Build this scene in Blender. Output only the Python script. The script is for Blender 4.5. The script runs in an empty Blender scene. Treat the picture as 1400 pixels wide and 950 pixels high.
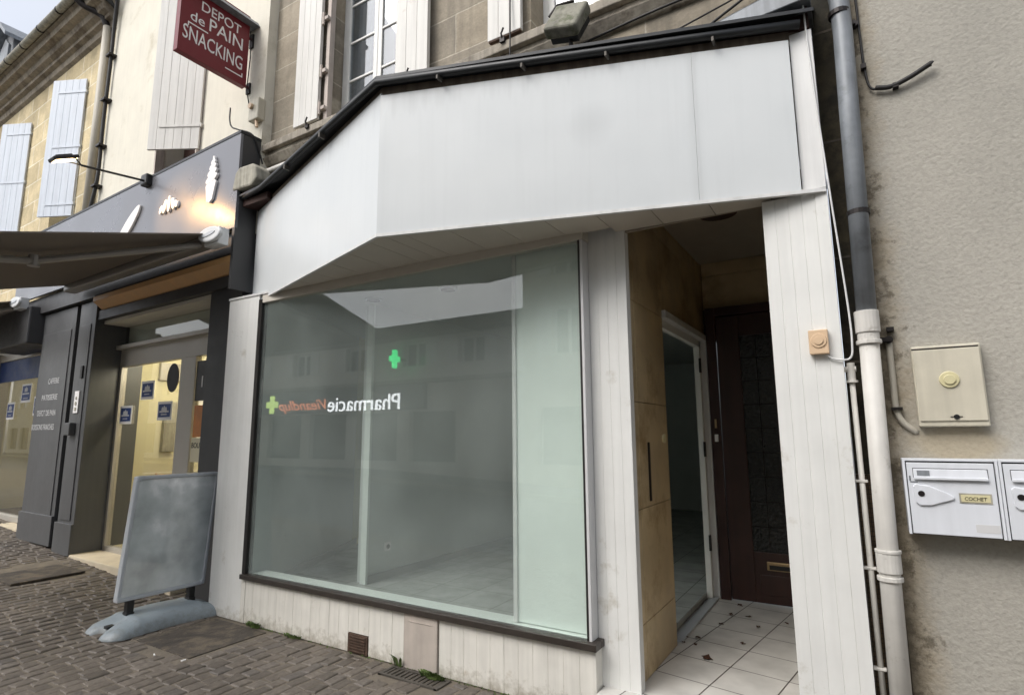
import bpy, bmesh, math, random
from mathutils import Vector, Matrix, noise
random.seed(7)
R = math.radians
sc = bpy.context.scene
COL = sc.collection

# ------------------------------------------------------------------ camera
cam_d = bpy.data.cameras.new('camera'); cam = bpy.data.objects.new('camera', cam_d); COL.objects.link(cam)
cam_d.sensor_width = 36; cam_d.lens = 771.5 / 1400 * 36
cam_d.clip_start = 0.05; cam_d.clip_end = 900
def cam_axes(p, y, r):
    cp, sp, cy, sy, cr, sr = math.cos(p), math.sin(p), math.cos(y), math.sin(y), math.cos(r), math.sin(r)
    f = Vector((sy*cp, cy*cp, sp)); rt = Vector((cy, -sy, 0)); up = rt.cross(f)
    return cr*rt + sr*up, -sr*rt + cr*up, f
ca, cb, cc = cam_axes(0.153805785, -0.546766438, -0.00644210393)
cam.matrix_world = Matrix(((ca.x, cb.x, -cc.x, 0), (ca.y, cb.y, -cc.y, 0), (ca.z, cb.z, -cc.z, 1.55), (0, 0, 0, 1)))
sc.camera = cam

# ------------------------------------------------------------------ sky, sun, exposure
SUN_EL, SUN_AZ = 48.0, 205.0      # azimuth clockwise from +Y; the overcast sun stands behind and left of the viewer
w = bpy.data.worlds.new('World'); sc.world = w; w.use_nodes = True
nt = w.node_tree; nt.nodes.clear()
out = nt.nodes.new('ShaderNodeOutputWorld'); bg = nt.nodes.new('ShaderNodeBackground')
sky = nt.nodes.new('ShaderNodeTexSky'); sky.sky_type = 'NISHITA'; sky.sun_disc = False
sky.sun_elevation = R(SUN_EL); sky.sun_rotation = R(SUN_AZ); sky.air_density = 1.0; sky.dust_density = 3.0
hs = nt.nodes.new('ShaderNodeHueSaturation'); hs.inputs['Saturation'].default_value = 0.32
tc = nt.nodes.new('ShaderNodeTexCoord'); nz = nt.nodes.new('ShaderNodeTexNoise'); nz.inputs['Scale'].default_value = 2.2; nz.inputs['Detail'].default_value = 4
rp = nt.nodes.new('ShaderNodeValToRGB'); rp.color_ramp.elements[0].position = .3; rp.color_ramp.elements[0].color = (.80, .82, .86, 1)
rp.color_ramp.elements[1].position = .7; rp.color_ramp.elements[1].color = (1.08, 1.06, 1.04, 1)
mx = nt.nodes.new('ShaderNodeMixRGB'); mx.blend_type = 'MULTIPLY'; mx.inputs[0].default_value = 1
nt.links.new(tc.outputs['Generated'], nz.inputs['Vector']); nt.links.new(nz.outputs['Fac'], rp.inputs[0])
nt.links.new(sky.outputs[0], hs.inputs['Color']); nt.links.new(hs.outputs[0], mx.inputs[1]); nt.links.new(rp.outputs[0], mx.inputs[2])
nt.links.new(mx.outputs[0], bg.inputs[0]); bg.inputs[1].default_value = 0.11
nt.links.new(bg.outputs[0], out.inputs[0])
sl = bpy.data.lights.new('sun', 'SUN'); sl.energy = 0.7; sl.angle = R(35); sl.color = (1, .97, .93)
so = bpy.data.objects.new('sun', sl); COL.objects.link(so)
az = R(SUN_AZ); el = R(SUN_EL)
sd = Vector((math.sin(az)*math.cos(el), math.cos(az)*math.cos(el), math.sin(el)))
so.rotation_euler = sd.to_track_quat('Z', 'Y').to_euler()
sc.view_settings.view_transform = 'Standard'; sc.view_settings.look = 'None'
sc.view_settings.exposure = 1.36; sc.view_settings.gamma = 1

# ------------------------------------------------------------------ materials
def S(r, g, b):                                     # sRGB 0-255 -> linear
    f = lambda c: (c/255/12.92 if c/255 <= .04045 else ((c/255+.055)/1.055)**2.4)
    return (f(r), f(g), f(b), 1)
def nodes(name):
    m = bpy.data.materials.new(name); m.use_nodes = True; n = m.node_tree
    b = n.nodes['Principled BSDF']; return m, n, b
def N(n, t, **k):
    x = n.nodes.new(t)
    for a, v in k.items():
        if a in x.inputs.keys(): x.inputs[a].default_value = v
        else: setattr(x, a, v)
    return x
def ramp(n, src, stops):
    r = n.nodes.new('ShaderNodeValToRGB'); e = r.color_ramp.elements
    while len(e) < len(stops): e.new(.5)
    for el_, (p, c) in zip(e, stops): el_.position = p; el_.color = c if len(c) == 4 else (*c, 1)
    n.links.new(src, r.inputs[0]); return r.outputs[0]
def gv(v): return (v, v, v, 1)
def objco(n, scale=(1, 1, 1), rot=(0, 0, 0)):
    t = n.nodes.new('ShaderNodeTexCoord'); m = n.nodes.new('ShaderNodeMapping')
    m.inputs['Scale'].default_value = scale; m.inputs['Rotation'].default_value = rot
    n.links.new(t.outputs['Object'], m.inputs['Vector']); return m.outputs[0]
def mul(n, a, b, f=1.0):
    x = n.nodes.new('ShaderNodeMixRGB'); x.blend_type = 'MULTIPLY'; x.inputs[0].default_value = f
    n.links.new(a, x.inputs[1])
    if isinstance(b, tuple): x.inputs[2].default_value = b
    else: n.links.new(b, x.inputs[2])
    return x.outputs[0]
def mixc(n, fac, a, b):
    x = n.nodes.new('ShaderNodeMixRGB')
    n.links.new(fac, x.inputs[0])
    for i, v in ((1, a), (2, b)):
        if isinstance(v, tuple): x.inputs[i].default_value = v
        else: n.links.new(v, x.inputs[i])
    return x.outputs[0]
def bump(n, b, h, strength=.3, dist=.01):
    x = n.nodes.new('ShaderNodeBump'); x.inputs['Strength'].default_value = strength; x.inputs['Distance'].default_value = dist
    n.links.new(h, x.inputs['Height']); n.links.new(x.outputs[0], b.inputs['Normal'])

def simple(name, c, rough=.6, metal=0, var=.12, scale=6, streak=0, bmp=0, bscale=60, dirt=None, dpos=.6, spec=.5, low=None):
    """base colour with soft patches, vertical streaks, patches of dirt and fine bump"""
    m, n, b = nodes(name)
    b.inputs['Roughness'].default_value = rough; b.inputs['Metallic'].default_value = metal
    b.inputs['Specular IOR Level'].default_value = spec
    co = objco(n)
    nz = N(n, 'ShaderNodeTexNoise', Scale=scale, Detail=6.0, Roughness=.6); n.links.new(co, nz.inputs['Vector'])
    colr = ramp(n, nz.outputs['Fac'], [(.3, tuple(v*(1-var) for v in c[:3])), (.7, tuple(min(1, v*(1+var*.6)) for v in c[:3]))])
    if streak:
        co2 = objco(n, (14, 14, .7)); ns = N(n, 'ShaderNodeTexNoise', Scale=1.6, Detail=5.0); n.links.new(co2, ns.inputs['Vector'])
        colr = mul(n, colr, ramp(n, ns.outputs['Fac'], [(.35, gv(1-streak)), (.6, gv(1))]))
    if dirt:
        nd = N(n, 'ShaderNodeTexNoise', Scale=scale*.6+.7, Detail=8.0, Roughness=.7); n.links.new(co, nd.inputs['Vector'])
        f = ramp(n, nd.outputs['Fac'], [(dpos-.06, gv(0)), (dpos+.08, gv(.85))])
        colr = mixc(n, f, colr, dirt)
    if low:                                         # mud splashed up from the pavement
        sp_ = n.nodes.new('ShaderNodeSeparateXYZ'); n.links.new(co, sp_.inputs[0]); nl = N(n, 'ShaderNodeTexNoise', Scale=16.0, Detail=9.0, Roughness=.75); n.links.new(co, nl.inputs['Vector'])
        al = N(n, 'ShaderNodeMath', operation='MULTIPLY_ADD'); n.links.new(nl.outputs['Fac'], al.inputs[0]); al.inputs[1].default_value = -.45; n.links.new(sp_.outputs['Z'], al.inputs[2])
        aa = N(n, 'ShaderNodeMath', operation='ADD'); n.links.new(al.outputs[0], aa.inputs[0]); aa.inputs[1].default_value = .3
        colr = mixc(n, ramp(n, aa.outputs[0], [(.03, gv(.7)), (.17, gv(0))]), colr, low)
    n.links.new(colr, b.inputs['Base Color'])
    if bmp:
        nb = N(n, 'ShaderNodeTexNoise', Scale=bscale, Detail=4.0); n.links.new(co, nb.inputs['Vector'])
        bump(n, b, nb.outputs['Fac'], bmp, .006)
    rr = ramp(n, nz.outputs['Fac'], [(.3, gv(max(0, rough-.08))), (.7, gv(min(1, rough+.08)))]); n.links.new(rr, b.inputs['Roughness'])
    return m

def ashlar(name, c1, c2, mortar, bw=.62, bh=.33, streak=.35, ms=.006, dark=(.05, .045, .035, 1)):
    m, n, b = nodes(name); b.inputs['Roughness'].default_value = .9
    t = n.nodes.new('ShaderNodeTexCoord'); sep = n.nodes.new('ShaderNodeSeparateXYZ'); cmb = n.nodes.new('ShaderNodeCombineXYZ')
    n.links.new(t.outputs['Object'], sep.inputs[0]); n.links.new(sep.outputs['X'], cmb.inputs['X']); n.links.new(sep.outputs['Z'], cmb.inputs['Y'])
    br = N(n, 'ShaderNodeTexBrick', Scale=1.0); br.inputs['Brick Width'].default_value = bw; br.inputs['Row Height'].default_value = bh
    br.inputs['Mortar Size'].default_value = ms; br.inputs['Mortar Smooth'].default_value = .4
    br.inputs['Color1'].default_value = c1; br.inputs['Color2'].default_value = c2; br.inputs['Mortar'].default_value = mortar
    nw = N(n, 'ShaderNodeTexNoise', Scale=3.0, Detail=3.0); n.links.new(cmb.outputs[0], nw.inputs['Vector'])
    mw = N(n, 'ShaderNodeMixRGB'); mw.blend_type = 'LINEAR_LIGHT'; mw.inputs[0].default_value = .012
    n.links.new(cmb.outputs[0], mw.inputs[1]); n.links.new(nw.outputs['Color'], mw.inputs[2]); n.links.new(mw.outputs[0], br.inputs['Vector'])
    co = objco(n); nz = N(n, 'ShaderNodeTexNoise', Scale=2.3, Detail=8.0, Roughness=.65); n.links.new(co, nz.inputs['Vector'])
    col = mul(n, br.outputs['Color'], ramp(n, nz.outputs['Fac'], [(.3, gv(.62)), (.65, gv(1.12))]))
    co2 = objco(n, (9, 9, .5)); ns = N(n, 'ShaderNodeTexNoise', Scale=1.5, Detail=6.0); n.links.new(co2, ns.inputs['Vector'])
    col = mixc(n, ramp(n, ns.outputs['Fac'], [(.5, gv(0)), (.75, gv(streak))]), col, dark)
    nf = N(n, 'ShaderNodeTexNoise', Scale=45.0, Detail=5.0); n.links.new(co, nf.inputs['Vector'])
    col = mul(n, col, ramp(n, nf.outputs['Fac'], [(.3, gv(.88)), (.7, gv(1.06))]))
    n.links.new(col, b.inputs['Base Color'])
    ad = N(n, 'ShaderNodeMath'); ad.operation = 'SUBTRACT'; n.links.new(nf.outputs['Fac'], ad.inputs[0]); n.links.new(br.outputs['Fac'], ad.inputs[1])
    bump(n, b, ad.outputs[0], .5, .006)
    return m

def glass_mat(name, tint, film=.04, filmc=(.6, .68, .64, 1), ior=1.5, rough=0.0):
    m, n, b = nodes(name); n.nodes.remove(b); o = n.nodes['Material Output']
    tr = N(n, 'ShaderNodeBsdfTransparent'); tr.inputs['Color'].default_value = tint
    gl = N(n, 'ShaderNodeBsdfGlossy'); gl.inputs['Roughness'].default_value = rough
    fr = N(n, 'ShaderNodeFresnel'); ge = n.nodes.new('ShaderNodeNewGeometry')
    io = N(n, 'ShaderNodeMix'); io.data_type = 'FLOAT'; io.inputs[2].default_value = ior; io.inputs[3].default_value = 1/ior
    n.links.new(ge.outputs['Backfacing'], io.inputs[0]); n.links.new(io.outputs[0], fr.inputs['IOR'])
    df = N(n, 'ShaderNodeBsdfDiffuse'); df.inputs['Color'].default_value = filmc
    co = objco(n); nz = N(n, 'ShaderNodeTexNoise', Scale=1.3, Detail=5.0); n.links.new(co, nz.inputs['Vector'])
    ff = ramp(n, nz.outputs['Fac'], [(.3, gv(film*.6)), (.7, gv(film*1.5))])
    m1 = N(n, 'ShaderNodeMixShader'); n.links.new(ff, m1.inputs[0]); n.links.new(tr.outputs[0], m1.inputs[1]); n.links.new(df.outputs[0], m1.inputs[2])
    m2 = N(n, 'ShaderNodeMixShader'); n.links.new(fr.outputs[0], m2.inputs[0]); n.links.new(m1.outputs[0], m2.inputs[1]); n.links.new(gl.outputs[0], m2.inputs[2])
    n.links.new(m2.outputs[0], o.inputs['Surface']); return m

def emit(name, c, s):
    m, n, b = nodes(name); b.inputs['Base Color'].default_value = c
    b.inputs['Emission Color'].default_value = c; b.inputs['Emission Strength'].default_value = s; return m

def grid_mat(name, c1, c2, grout, w_, h_, rotz=0, axes='XY', rough=.3, gs=.004, offset=0.0):
    m, n, b = nodes(name); b.inputs['Roughness'].default_value = rough
    t = n.nodes.new('ShaderNodeTexCoord'); sep = n.nodes.new('ShaderNodeSeparateXYZ'); cmb = n.nodes.new('ShaderNodeCombineXYZ')
    n.links.new(t.outputs['Object'], sep.inputs[0]); n.links.new(sep.outputs[axes[0]], cmb.inputs['X']); n.links.new(sep.outputs[axes[1]], cmb.inputs['Y'])
    mp = n.nodes.new('ShaderNodeMapping'); mp.inputs['Rotation'].default_value = (0, 0, rotz); n.links.new(cmb.outputs[0], mp.inputs[0])
    br = N(n, 'ShaderNodeTexBrick', Scale=1.0, offset=offset); br.inputs['Brick Width'].default_value = w_; br.inputs['Row Height'].default_value = h_
    br.inputs['Mortar Size'].default_value = gs; br.inputs['Mortar Smooth'].default_value = .2
    br.inputs['Color1'].default_value = c1; br.inputs['Color2'].default_value = c2; br.inputs['Mortar'].default_value = grout
    n.links.new(mp.outputs[0], br.inputs['Vector'])
    co = objco(n); nz = N(n, 'ShaderNodeTexNoise', Scale=5.0, Detail=7.0); n.links.new(co, nz.inputs['Vector'])
    col = mul(n, br.outputs['Color'], ramp(n, nz.outputs['Fac'], [(.3, gv(.78)), (.65, gv(1.05))]))
    n.links.new(col, b.inputs['Base Color'])
    iv = N(n, 'ShaderNodeMath', operation='SUBTRACT'); iv.inputs[0].default_value = 1; n.links.new(br.outputs['Fac'], iv.inputs[1])
    bump(n, b, iv.outputs[0], .5, .003); return m

def sett_mat():
    m, n, b = nodes('cobble_stone'); b.inputs['Roughness'].default_value = .62
    g = n.nodes.new('ShaderNodeNewGeometry')
    col = ramp(n, g.outputs['Random Per Island'], [(0, S(88, 81, 73)), (.45, S(99, 91, 82)), (.8, S(108, 100, 91)), (1, S(92, 86, 80))])
    co = objco(n); nz = N(n, 'ShaderNodeTexNoise', Scale=40.0, Detail=6.0); n.links.new(co, nz.inputs['Vector'])
    col = mul(n, col, ramp(n, nz.outputs['Fac'], [(.3, gv(.7)), (.7, gv(1.15))]))
    n2 = N(n, 'ShaderNodeTexNoise', Scale=.9, Detail=5.0); n.links.new(co, n2.inputs['Vector'])
    col = mul(n, col, ramp(n, n2.outputs['Fac'], [(.35, gv(.72)), (.62, gv(1.1))]))
    n.links.new(col, b.inputs['Base Color'])
    n.links.new(ramp(n, n2.outputs['Fac'], [(.35, gv(.42)), (.6, gv(.7))]), b.inputs['Roughness'])
    bump(n, b, nz.outputs['Fac'], .6, .006); return m

def panel_mat():                                    # blank sign panels: smudge, a stained seam, dirt under the gutter, slight buckling
    m, n, b = nodes('white_composite_panel'); b.inputs['Roughness'].default_value = .3; b.inputs['Specular IOR Level'].default_value = .35
    co = objco(n); nz = N(n, 'ShaderNodeTexNoise', Scale=1.1, Detail=6.0); n.links.new(co, nz.inputs['Vector'])
    col = ramp(n, nz.outputs['Fac'], [(.3, S(200, 204, 205)), (.7, S(211, 214, 214))])
    co2 = objco(n, (22, 22, .8)); ns = N(n, 'ShaderNodeTexNoise', Scale=1.0, Detail=5.0); n.links.new(co2, ns.inputs['Vector'])
    col = mul(n, col, ramp(n, ns.outputs['Fac'], [(.28, gv(.975)), (.5, gv(1))]))
    sep = n.nodes.new('ShaderNodeSeparateXYZ'); n.links.new(co, sep.inputs[0])
    def near(sock, c, w_, depth):                   # soft band around a coordinate
        a = N(n, 'ShaderNodeMath', operation='SUBTRACT'); n.links.new(sock, a.inputs[0]); a.inputs[1].default_value = c
        q = N(n, 'ShaderNodeMath', operation='ABSOLUTE'); n.links.new(a.outputs[0], q.inputs[0])
        return ramp(n, q.outputs[0], [(0, gv(1-depth)), (w_, gv(1))])
    col = mul(n, col, near(sep.outputs['X'], 1.972, .045, .09)); col = mul(n, col, near(sep.outputs['X'], 1.985, .012, .05))
    sm = n.nodes.new('ShaderNodeVectorMath'); sm.operation = 'DISTANCE'; n.links.new(co, sm.inputs[0]); sm.inputs[1].default_value = (1.42, -.32, 3.33)
    col = mul(n, col, ramp(n, sm.outputs['Value'], [(.03, gv(.9)), (.16, gv(1))]))
    # grime washed down from the gutter
    az_ = N(n, 'ShaderNodeMath', operation='MULTIPLY_ADD'); n.links.new(ns.outputs['Fac'], az_.inputs[0]); az_.inputs[1].default_value = .35; n.links.new(sep.outputs['Z'], az_.inputs[2])
    col = mul(n, col, ramp(n, N_sub(n, az_.outputs[0], 3.55), [(.25, gv(1)), (.42, gv(.86))]))
    n.links.new(col, b.inputs['Base Color'])
    n3 = N(n, 'ShaderNodeTexNoise', Scale=1.3, Detail=1.5); n.links.new(co, n3.inputs['Vector']); bump(n, b, n3.outputs['Fac'], .22, .06)
    return m
def N_sub(n, sock, c):
    a = N(n, 'ShaderNodeMath', operation='SUBTRACT'); n.links.new(sock, a.inputs[0]); a.inputs[1].default_value = c; return a.outputs[0]

M = {}
M['clad'] = simple('white_cladding', S(219, 219, 215), .5, var=.04, scale=5, streak=.05, low=S(150, 142, 124), dirt=S(176, 170, 156), dpos=.66)
M['cladlow'] = simple('dirty_white_boards', S(218, 215, 206), .6, low=S(128, 118, 98), var=.06, scale=7, streak=.10, dirt=S(168, 156, 136), dpos=.68)
M['panel'] = panel_mat()
M['trimw'] = simple('white_trim', S(214, 214, 212), .45, var=.05, scale=5, streak=.1)
M['black'] = simple('black_frame', S(34, 31, 29), .4, var=.2)
M['sillblk'] = simple('dark_brown_sill', S(52, 46, 41), .4, var=.2)
M['zinc'] = simple('weathered_zinc', S(134, 139, 144), .5, .1, var=.25, scale=7, streak=.28, dirt=S(92, 95, 98), dpos=.6)
M['zincdark'] = simple('dark_gutter', S(40, 42, 44), .45, .2, var=.3)
M['brown'] = simple('brown_fascia_wood', S(118, 106, 94), .8, var=.2, streak=.4)
M['redbrown'] = simple('rusty_brown_timber', S(62, 40, 34), .85, var=.4)
M['stone'] = ashlar('weathered_ashlar', S(146, 138, 124), S(166, 155, 136), S(186, 177, 160), bw=.8, bh=.36, ms=.008)
M['stoneY'] = ashlar('cream_ashlar', S(186, 170, 134), S(212, 196, 158), S(226, 218, 196), bw=.7, bh=.36, ms=.011, streak=.25, dark=S(150, 130, 100))
M['ledge'] = simple('grimy_stone_moulding', S(166, 158, 144), .9, var=.25, scale=5, streak=.3, bmp=.5, dirt=S(86, 76, 64), dpos=.58)
M['eave'] = simple('stained_eaves', S(150, 140, 124), .9, var=.3, scale=4, streak=.2, bmp=.4, dirt=S(92, 82, 70), dpos=.55)
M['cream'] = simple('cream_render', S(216, 211, 196), .9, var=.09, scale=2, streak=.04, bmp=.4, bscale=70, dirt=S(186, 178, 158), dpos=.62)
M['greyren'] = None
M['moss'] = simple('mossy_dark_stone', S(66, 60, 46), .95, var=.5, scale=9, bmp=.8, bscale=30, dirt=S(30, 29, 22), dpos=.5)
M['mosaic'] = grid_mat('brown_mosaic', S(112, 92, 68), S(86, 70, 54), S(58, 50, 40), .022, .022, axes='XZ', gs=.002)
M['bluesh'] = simple('pale_blue_shutter_paint', S(206, 213, 222), .55, var=.05, scale=5, streak=.1)
M['whitesh'] = simple('peeling_white_shutter', S(214, 212, 206), .6, var=.06, scale=5, streak=.12, dirt=S(150, 122, 92), dpos=.72)
M['shedge'] = simple('shutter_edge_timber', S(190, 178, 168), .7, var=.15, streak=.2)
M['winw'] = simple('white_window_paint', S(218, 218, 214), .45, var=.05)
M['winglass'] = glass_mat('upper_window_glass', (.55, .6, .64, 1), .06, (.7, .75, .8, 1), 2.4)
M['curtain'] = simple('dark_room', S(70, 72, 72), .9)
M['glass'] = glass_mat('shop_glass', (.955, .975, .965, 1), .085, (.66, .74, .71, 1), 1.6)
M['glassB'] = glass_mat('bakery_glass', (.9, .9, .88, 1), .02, (.6, .6, .6, 1), 1.5)
M['anth'] = simple('anthracite_paint', S(84, 85, 86), .42, var=.08, scale=3, streak=.08)
M['anthd'] = simple('dark_anthracite', S(58, 58, 59), .5, var=.1)
M['fascia'] = simple('grey_metal_fascia', S(112, 113, 118), .3, .2, var=.06, scale=2)
M['ochre'] = simple('warm_lit_moulding', S(204, 160, 108), .5, var=.1)  # wood ochre, with the moulding's warm light put into the colour
M['bframe'] = simple('beige_aluminium', S(184, 179, 170), .4, .2, var=.05)
M['awn'] = simple('taupe_awning_fabric', S(112, 104, 96), .9, var=.06, scale=20)
M['awnm'] = simple('awning_metal', S(150, 146, 140), .4, .2, var=.06)
M['awnw'] = simple('white_plastic_cap', S(206, 208, 208), .4, var=.06)
M['sign'] = simple('burgundy_sign', S(112, 26, 36), .45, var=.06)
M['white'] = simple('white_letters', S(236, 234, 232), .5, var=.02)
M['lgrey'] = simple('pale_letters', S(200, 200, 200), .5, var=.02)
M['iron'] = simple('dark_iron', S(40, 36, 35), .5, .5, var=.3)
M['blackpl'] = simple('black_plastic', S(22, 22, 22), .4, var=.1)
M['cable'] = simple('cable_black', S(26, 24, 23), .6, var=.2)
M['pvc'] = simple('dirty_white_pipe', S(206, 203, 196), .5, var=.08, scale=9, streak=.14, dirt=S(128, 118, 100), dpos=.64)
M['pipebeige'] = simple('beige_pipe', S(182, 176, 162), .6, var=.1, streak=.2)
M['mailw'] = simple('mailbox_white', S(214, 217, 222), .35, var=.04, streak=.06, dirt=S(180, 182, 184), dpos=.7)
M['meter'] = simple('aged_cream_plastic', S(196, 190, 172), .5, var=.08, scale=8, streak=.1, dirt=S(160, 150, 128), dpos=.66)
M['yellowed'] = simple('yellowed_plastic', S(206, 198, 158), .4, var=.05)
M['tan'] = simple('tan_plastic', S(208, 180, 148), .45, var=.04)
M['tile'] = grid_mat('white_floor_tiles', S(206, 204, 198), S(196, 194, 188), S(70, 64, 58), .333, .333, R(9), 'XY', .35, .004)
M['ochretile'] = simple('ochre_marbled_tile', S(188, 169, 134), .4, var=.3, scale=2.2, streak=0, dirt=S(140, 116, 80), dpos=.54, bmp=.15, bscale=14)
M['darkwood'] = simple('dark_mahogany', S(56, 32, 26), .4, var=.25, streak=.2)
M['darkglass'] = simple('obscured_glass', S(24, 28, 28), .12, var=.6, scale=22, bmp=1, bscale=36)
M['brass'] = simple('aged_brass', S(170, 146, 110), .4, .7, var=.2)
M['inwall'] = simple('interior_wall_white', S(204, 210, 206), .8, var=.04, scale=2)
M['inceil'] = simple('interior_ceiling', S(190, 194, 190), .8, var=.03)
M['infloor'] = grid_mat('interior_floor_tiles', S(180, 184, 180), S(172, 176, 172), S(120, 122, 118), .4, .4, R(0), 'XY', .25, .004)
M['skirt'] = simple('grey_skirting', S(140, 144, 142), .6, var=.1)
M['mint'] = simple('mint_white_board', S(228, 236, 230), .6, var=.04, scale=2)
M['soffit'] = simple('soffit_white_board', S(196, 190, 178), .6, var=.05)
M['ceilrec'] = simple('recess_ceiling', S(150, 140, 126), .8)
M['base'] = simple('blue_grey_plastic', S(132, 142, 147), .5, low=S(96, 94, 88), var=.07, scale=4, dirt=S(120, 128, 132), dpos=.68)
M['alu'] = simple('dull_aluminium', S(178, 183, 187), .4, .12, var=.06)
M['sleeve'] = None
M['rustv'] = simple('rusty_vent', S(84, 66, 54), .85, .2, var=.4, scale=18, bmp=.5)
M['pinkst'] = simple('pinkish_stone_panel', S(180, 170, 160), .8, var=.12, scale=7, streak=.12)
M['step'] = simple('pale_limestone_step', S(196, 184, 160), .85, var=.12, bmp=.4, bscale=30)
M['joint'] = simple('sandy_joint_sand', S(106, 98, 86), .95, var=.3, scale=8, bmp=.6)
M['asphalt'] = simple('asphalt', S(82, 82, 82), .9, var=.2, scale=30, bmp=.5)
M['tar'] = simple('dark_cover_plate', S(66, 60, 53), .8, var=.5, scale=9, bmp=1.0, bscale=35, dirt=S(98, 88, 74), dpos=.53)
M['grate'] = simple('cast_iron_grate', S(84, 80, 74), .6, .4, var=.25)
M['leafg'] = simple('weed_green', S(96, 116, 62), .6, var=.35, scale=30)
M['leafb'] = simple('dead_leaf_brown', S(74, 46, 32), .7, var=.35, scale=30)
M['cobble'] = sett_mat()
M['floodgrey'] = simple('lichened_housing', S(134, 132, 120), .8, .1, var=.3, scale=14, streak=.3, dirt=S(82, 88, 62), dpos=.55)
M['conc'] = simple('weathered_concrete_grey', S(170, 166, 152), .9, var=.25, scale=12, streak=.35, bmp=.4)
M['oppwall'] = simple('opposite_render', S(222, 219, 210), .9, var=.06, scale=1)
M['oppwall2'] = simple('opposite_stone', S(206, 198, 180), .9, var=.1, scale=1)
M['oppdark'] = simple('pharmacy_dark_fascia', S(70, 72, 74), .5, var=.05)
M['oppglass'] = simple('opposite_shop_glass', S(34, 38, 40), .08, var=.1)
M['slate'] = simple('grey_slate_roof', S(120, 122, 126), .8, var=.15, scale=8, streak=.2)
M['yelwall'] = simple('yellow_interior_paint', S(216, 209, 176), .8, var=.04)
M['cream2'] = simple('pale_cupboard', S(224, 216, 186), .7, var=.04)
M['bluep'] = simple('poster_blue', S(34, 62, 120), .5, var=.1)
M['orangep'] = simple('orange_print', S(206, 130, 60), .5, var=.2, scale=8)
M['carw'] = simple('white_car_paint', S(214, 216, 218), .2, var=.02)
M['tyre'] = simple('tyre_rubber', S(22, 22, 22), .8)
M['lampw'] = emit('warm_lamp_glow', (1, .70, .36, 1), 5)
M['ledg'] = emit('green_led', (.04, .85, .25, 1), 2.6)
M['ledw'] = emit('lit_white_letters', (.95, .97, 1, 1), 3.0)
M['ledo'] = emit('lit_orange_script', (.95, .28, .12, 1), 1.5)
M['ledy'] = emit('lit_lime_cross', (.62, .85, .22, 1), 1.5)
M['ceill'] = emit('ceiling_light_panel', (1, .92, .74, 1), 2.5)

def grey_render():
    m, n, b = nodes('rough_grey_render'); b.inputs['Roughness'].default_value = .95
    co = objco(n); nz = N(n, 'ShaderNodeTexNoise', Scale=1.2, Detail=7.0); n.links.new(co, nz.inputs['Vector'])
    col = ramp(n, nz.outputs['Fac'], [(.3, S(152, 149, 140)), (.7, S(168, 164, 154))])
    # an ochre, grimy edge strip where the old quoin shows through beside the pipe, and under the meter box
    sep = n.nodes.new('ShaderNodeSeparateXYZ'); n.links.new(co, sep.inputs[0])
    nE = N(n, 'ShaderNodeTexNoise', Scale=5.0, Detail=9.0, Roughness=.72); n.links.new(co, nE.inputs['Vector'])
    a = N(n, 'ShaderNodeMath', operation='MULTIPLY_ADD'); n.links.new(nE.outputs['Fac'], a.inputs[0]); a.inputs[1].default_value = -.30; n.links.new(sep.outputs['X'], a.inputs[2])
    a_ = N_sub(n, a.outputs[0], -.3); f = ramp(n, a_, [(.17, gv(.55)), (.30, gv(0))]); col = mixc(n, f, col, S(152, 134, 102))
    f2 = ramp(n, a_, [(.11, gv(.75)), (.215, gv(0))]); col = mixc(n, f2, col, S(80, 73, 60))
    d_ = n.nodes.new('ShaderNodeVectorMath'); d_.operation = 'MULTIPLY'; n.links.new(co, d_.inputs[0]); d_.inputs[1].default_value = (1, 0, 2.2)
    d2 = n.nodes.new('ShaderNodeVectorMath'); d2.operation = 'DISTANCE'; n.links.new(d_.outputs[0], d2.inputs[0]); d2.inputs[1].default_value = (.27, 0, 1.50*2.2)
    a2 = N(n, 'ShaderNodeMath', operation='MULTIPLY_ADD'); n.links.new(nz.outputs['Fac'], a2.inputs[0]); a2.inputs[1].default_value = .5; n.links.new(d2.outputs['Value'], a2.inputs[2])
    col = mixc(n, ramp(n, a2.outputs[0], [(.36, gv(.6)), (.47, gv(0))]), col, S(158, 144, 116))
    n6 = N(n, 'ShaderNodeTexNoise', Scale=9.0, Detail=9.0, Roughness=.75); n.links.new(co, n6.inputs['Vector'])
    a3 = N(n, 'ShaderNodeMath', operation='MULTIPLY_ADD'); n.links.new(n6.outputs['Fac'], a3.inputs[0]); a3.inputs[1].default_value = -.9; n.links.new(sep.outputs['X'], a3.inputs[2])
    col = mixc(n, ramp(n, N_sub(n, a3.outputs[0], -.6), [(.12, gv(.75)), (.2, gv(0))]), col, S(88, 80, 66))
    nv = N(n, 'ShaderNodeTexNoise', Scale=70.0, Detail=3.0, Roughness=.55); n.links.new(co, nv.inputs['Vector'])
    col = mul(n, col, ramp(n, nv.outputs['Fac'], [(.3, gv(.9)), (.6, gv(1.04))]))
    n.links.new(col, b.inputs['Base Color'])
    n4 = N(n, 'ShaderNodeTexNoise', Scale=55.0, Detail=3.0); n.links.new(co, n4.inputs['Vector'])
    ad = N(n, 'ShaderNodeMath', operation='ADD'); n.links.new(nv.outputs['Fac'], ad.inputs[0]); n.links.new(n4.outputs['Fac'], ad.inputs[1])
    bump(n, b, ad.outputs[0], .55, .006); return m
M['greyren'] = grey_render()
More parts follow.
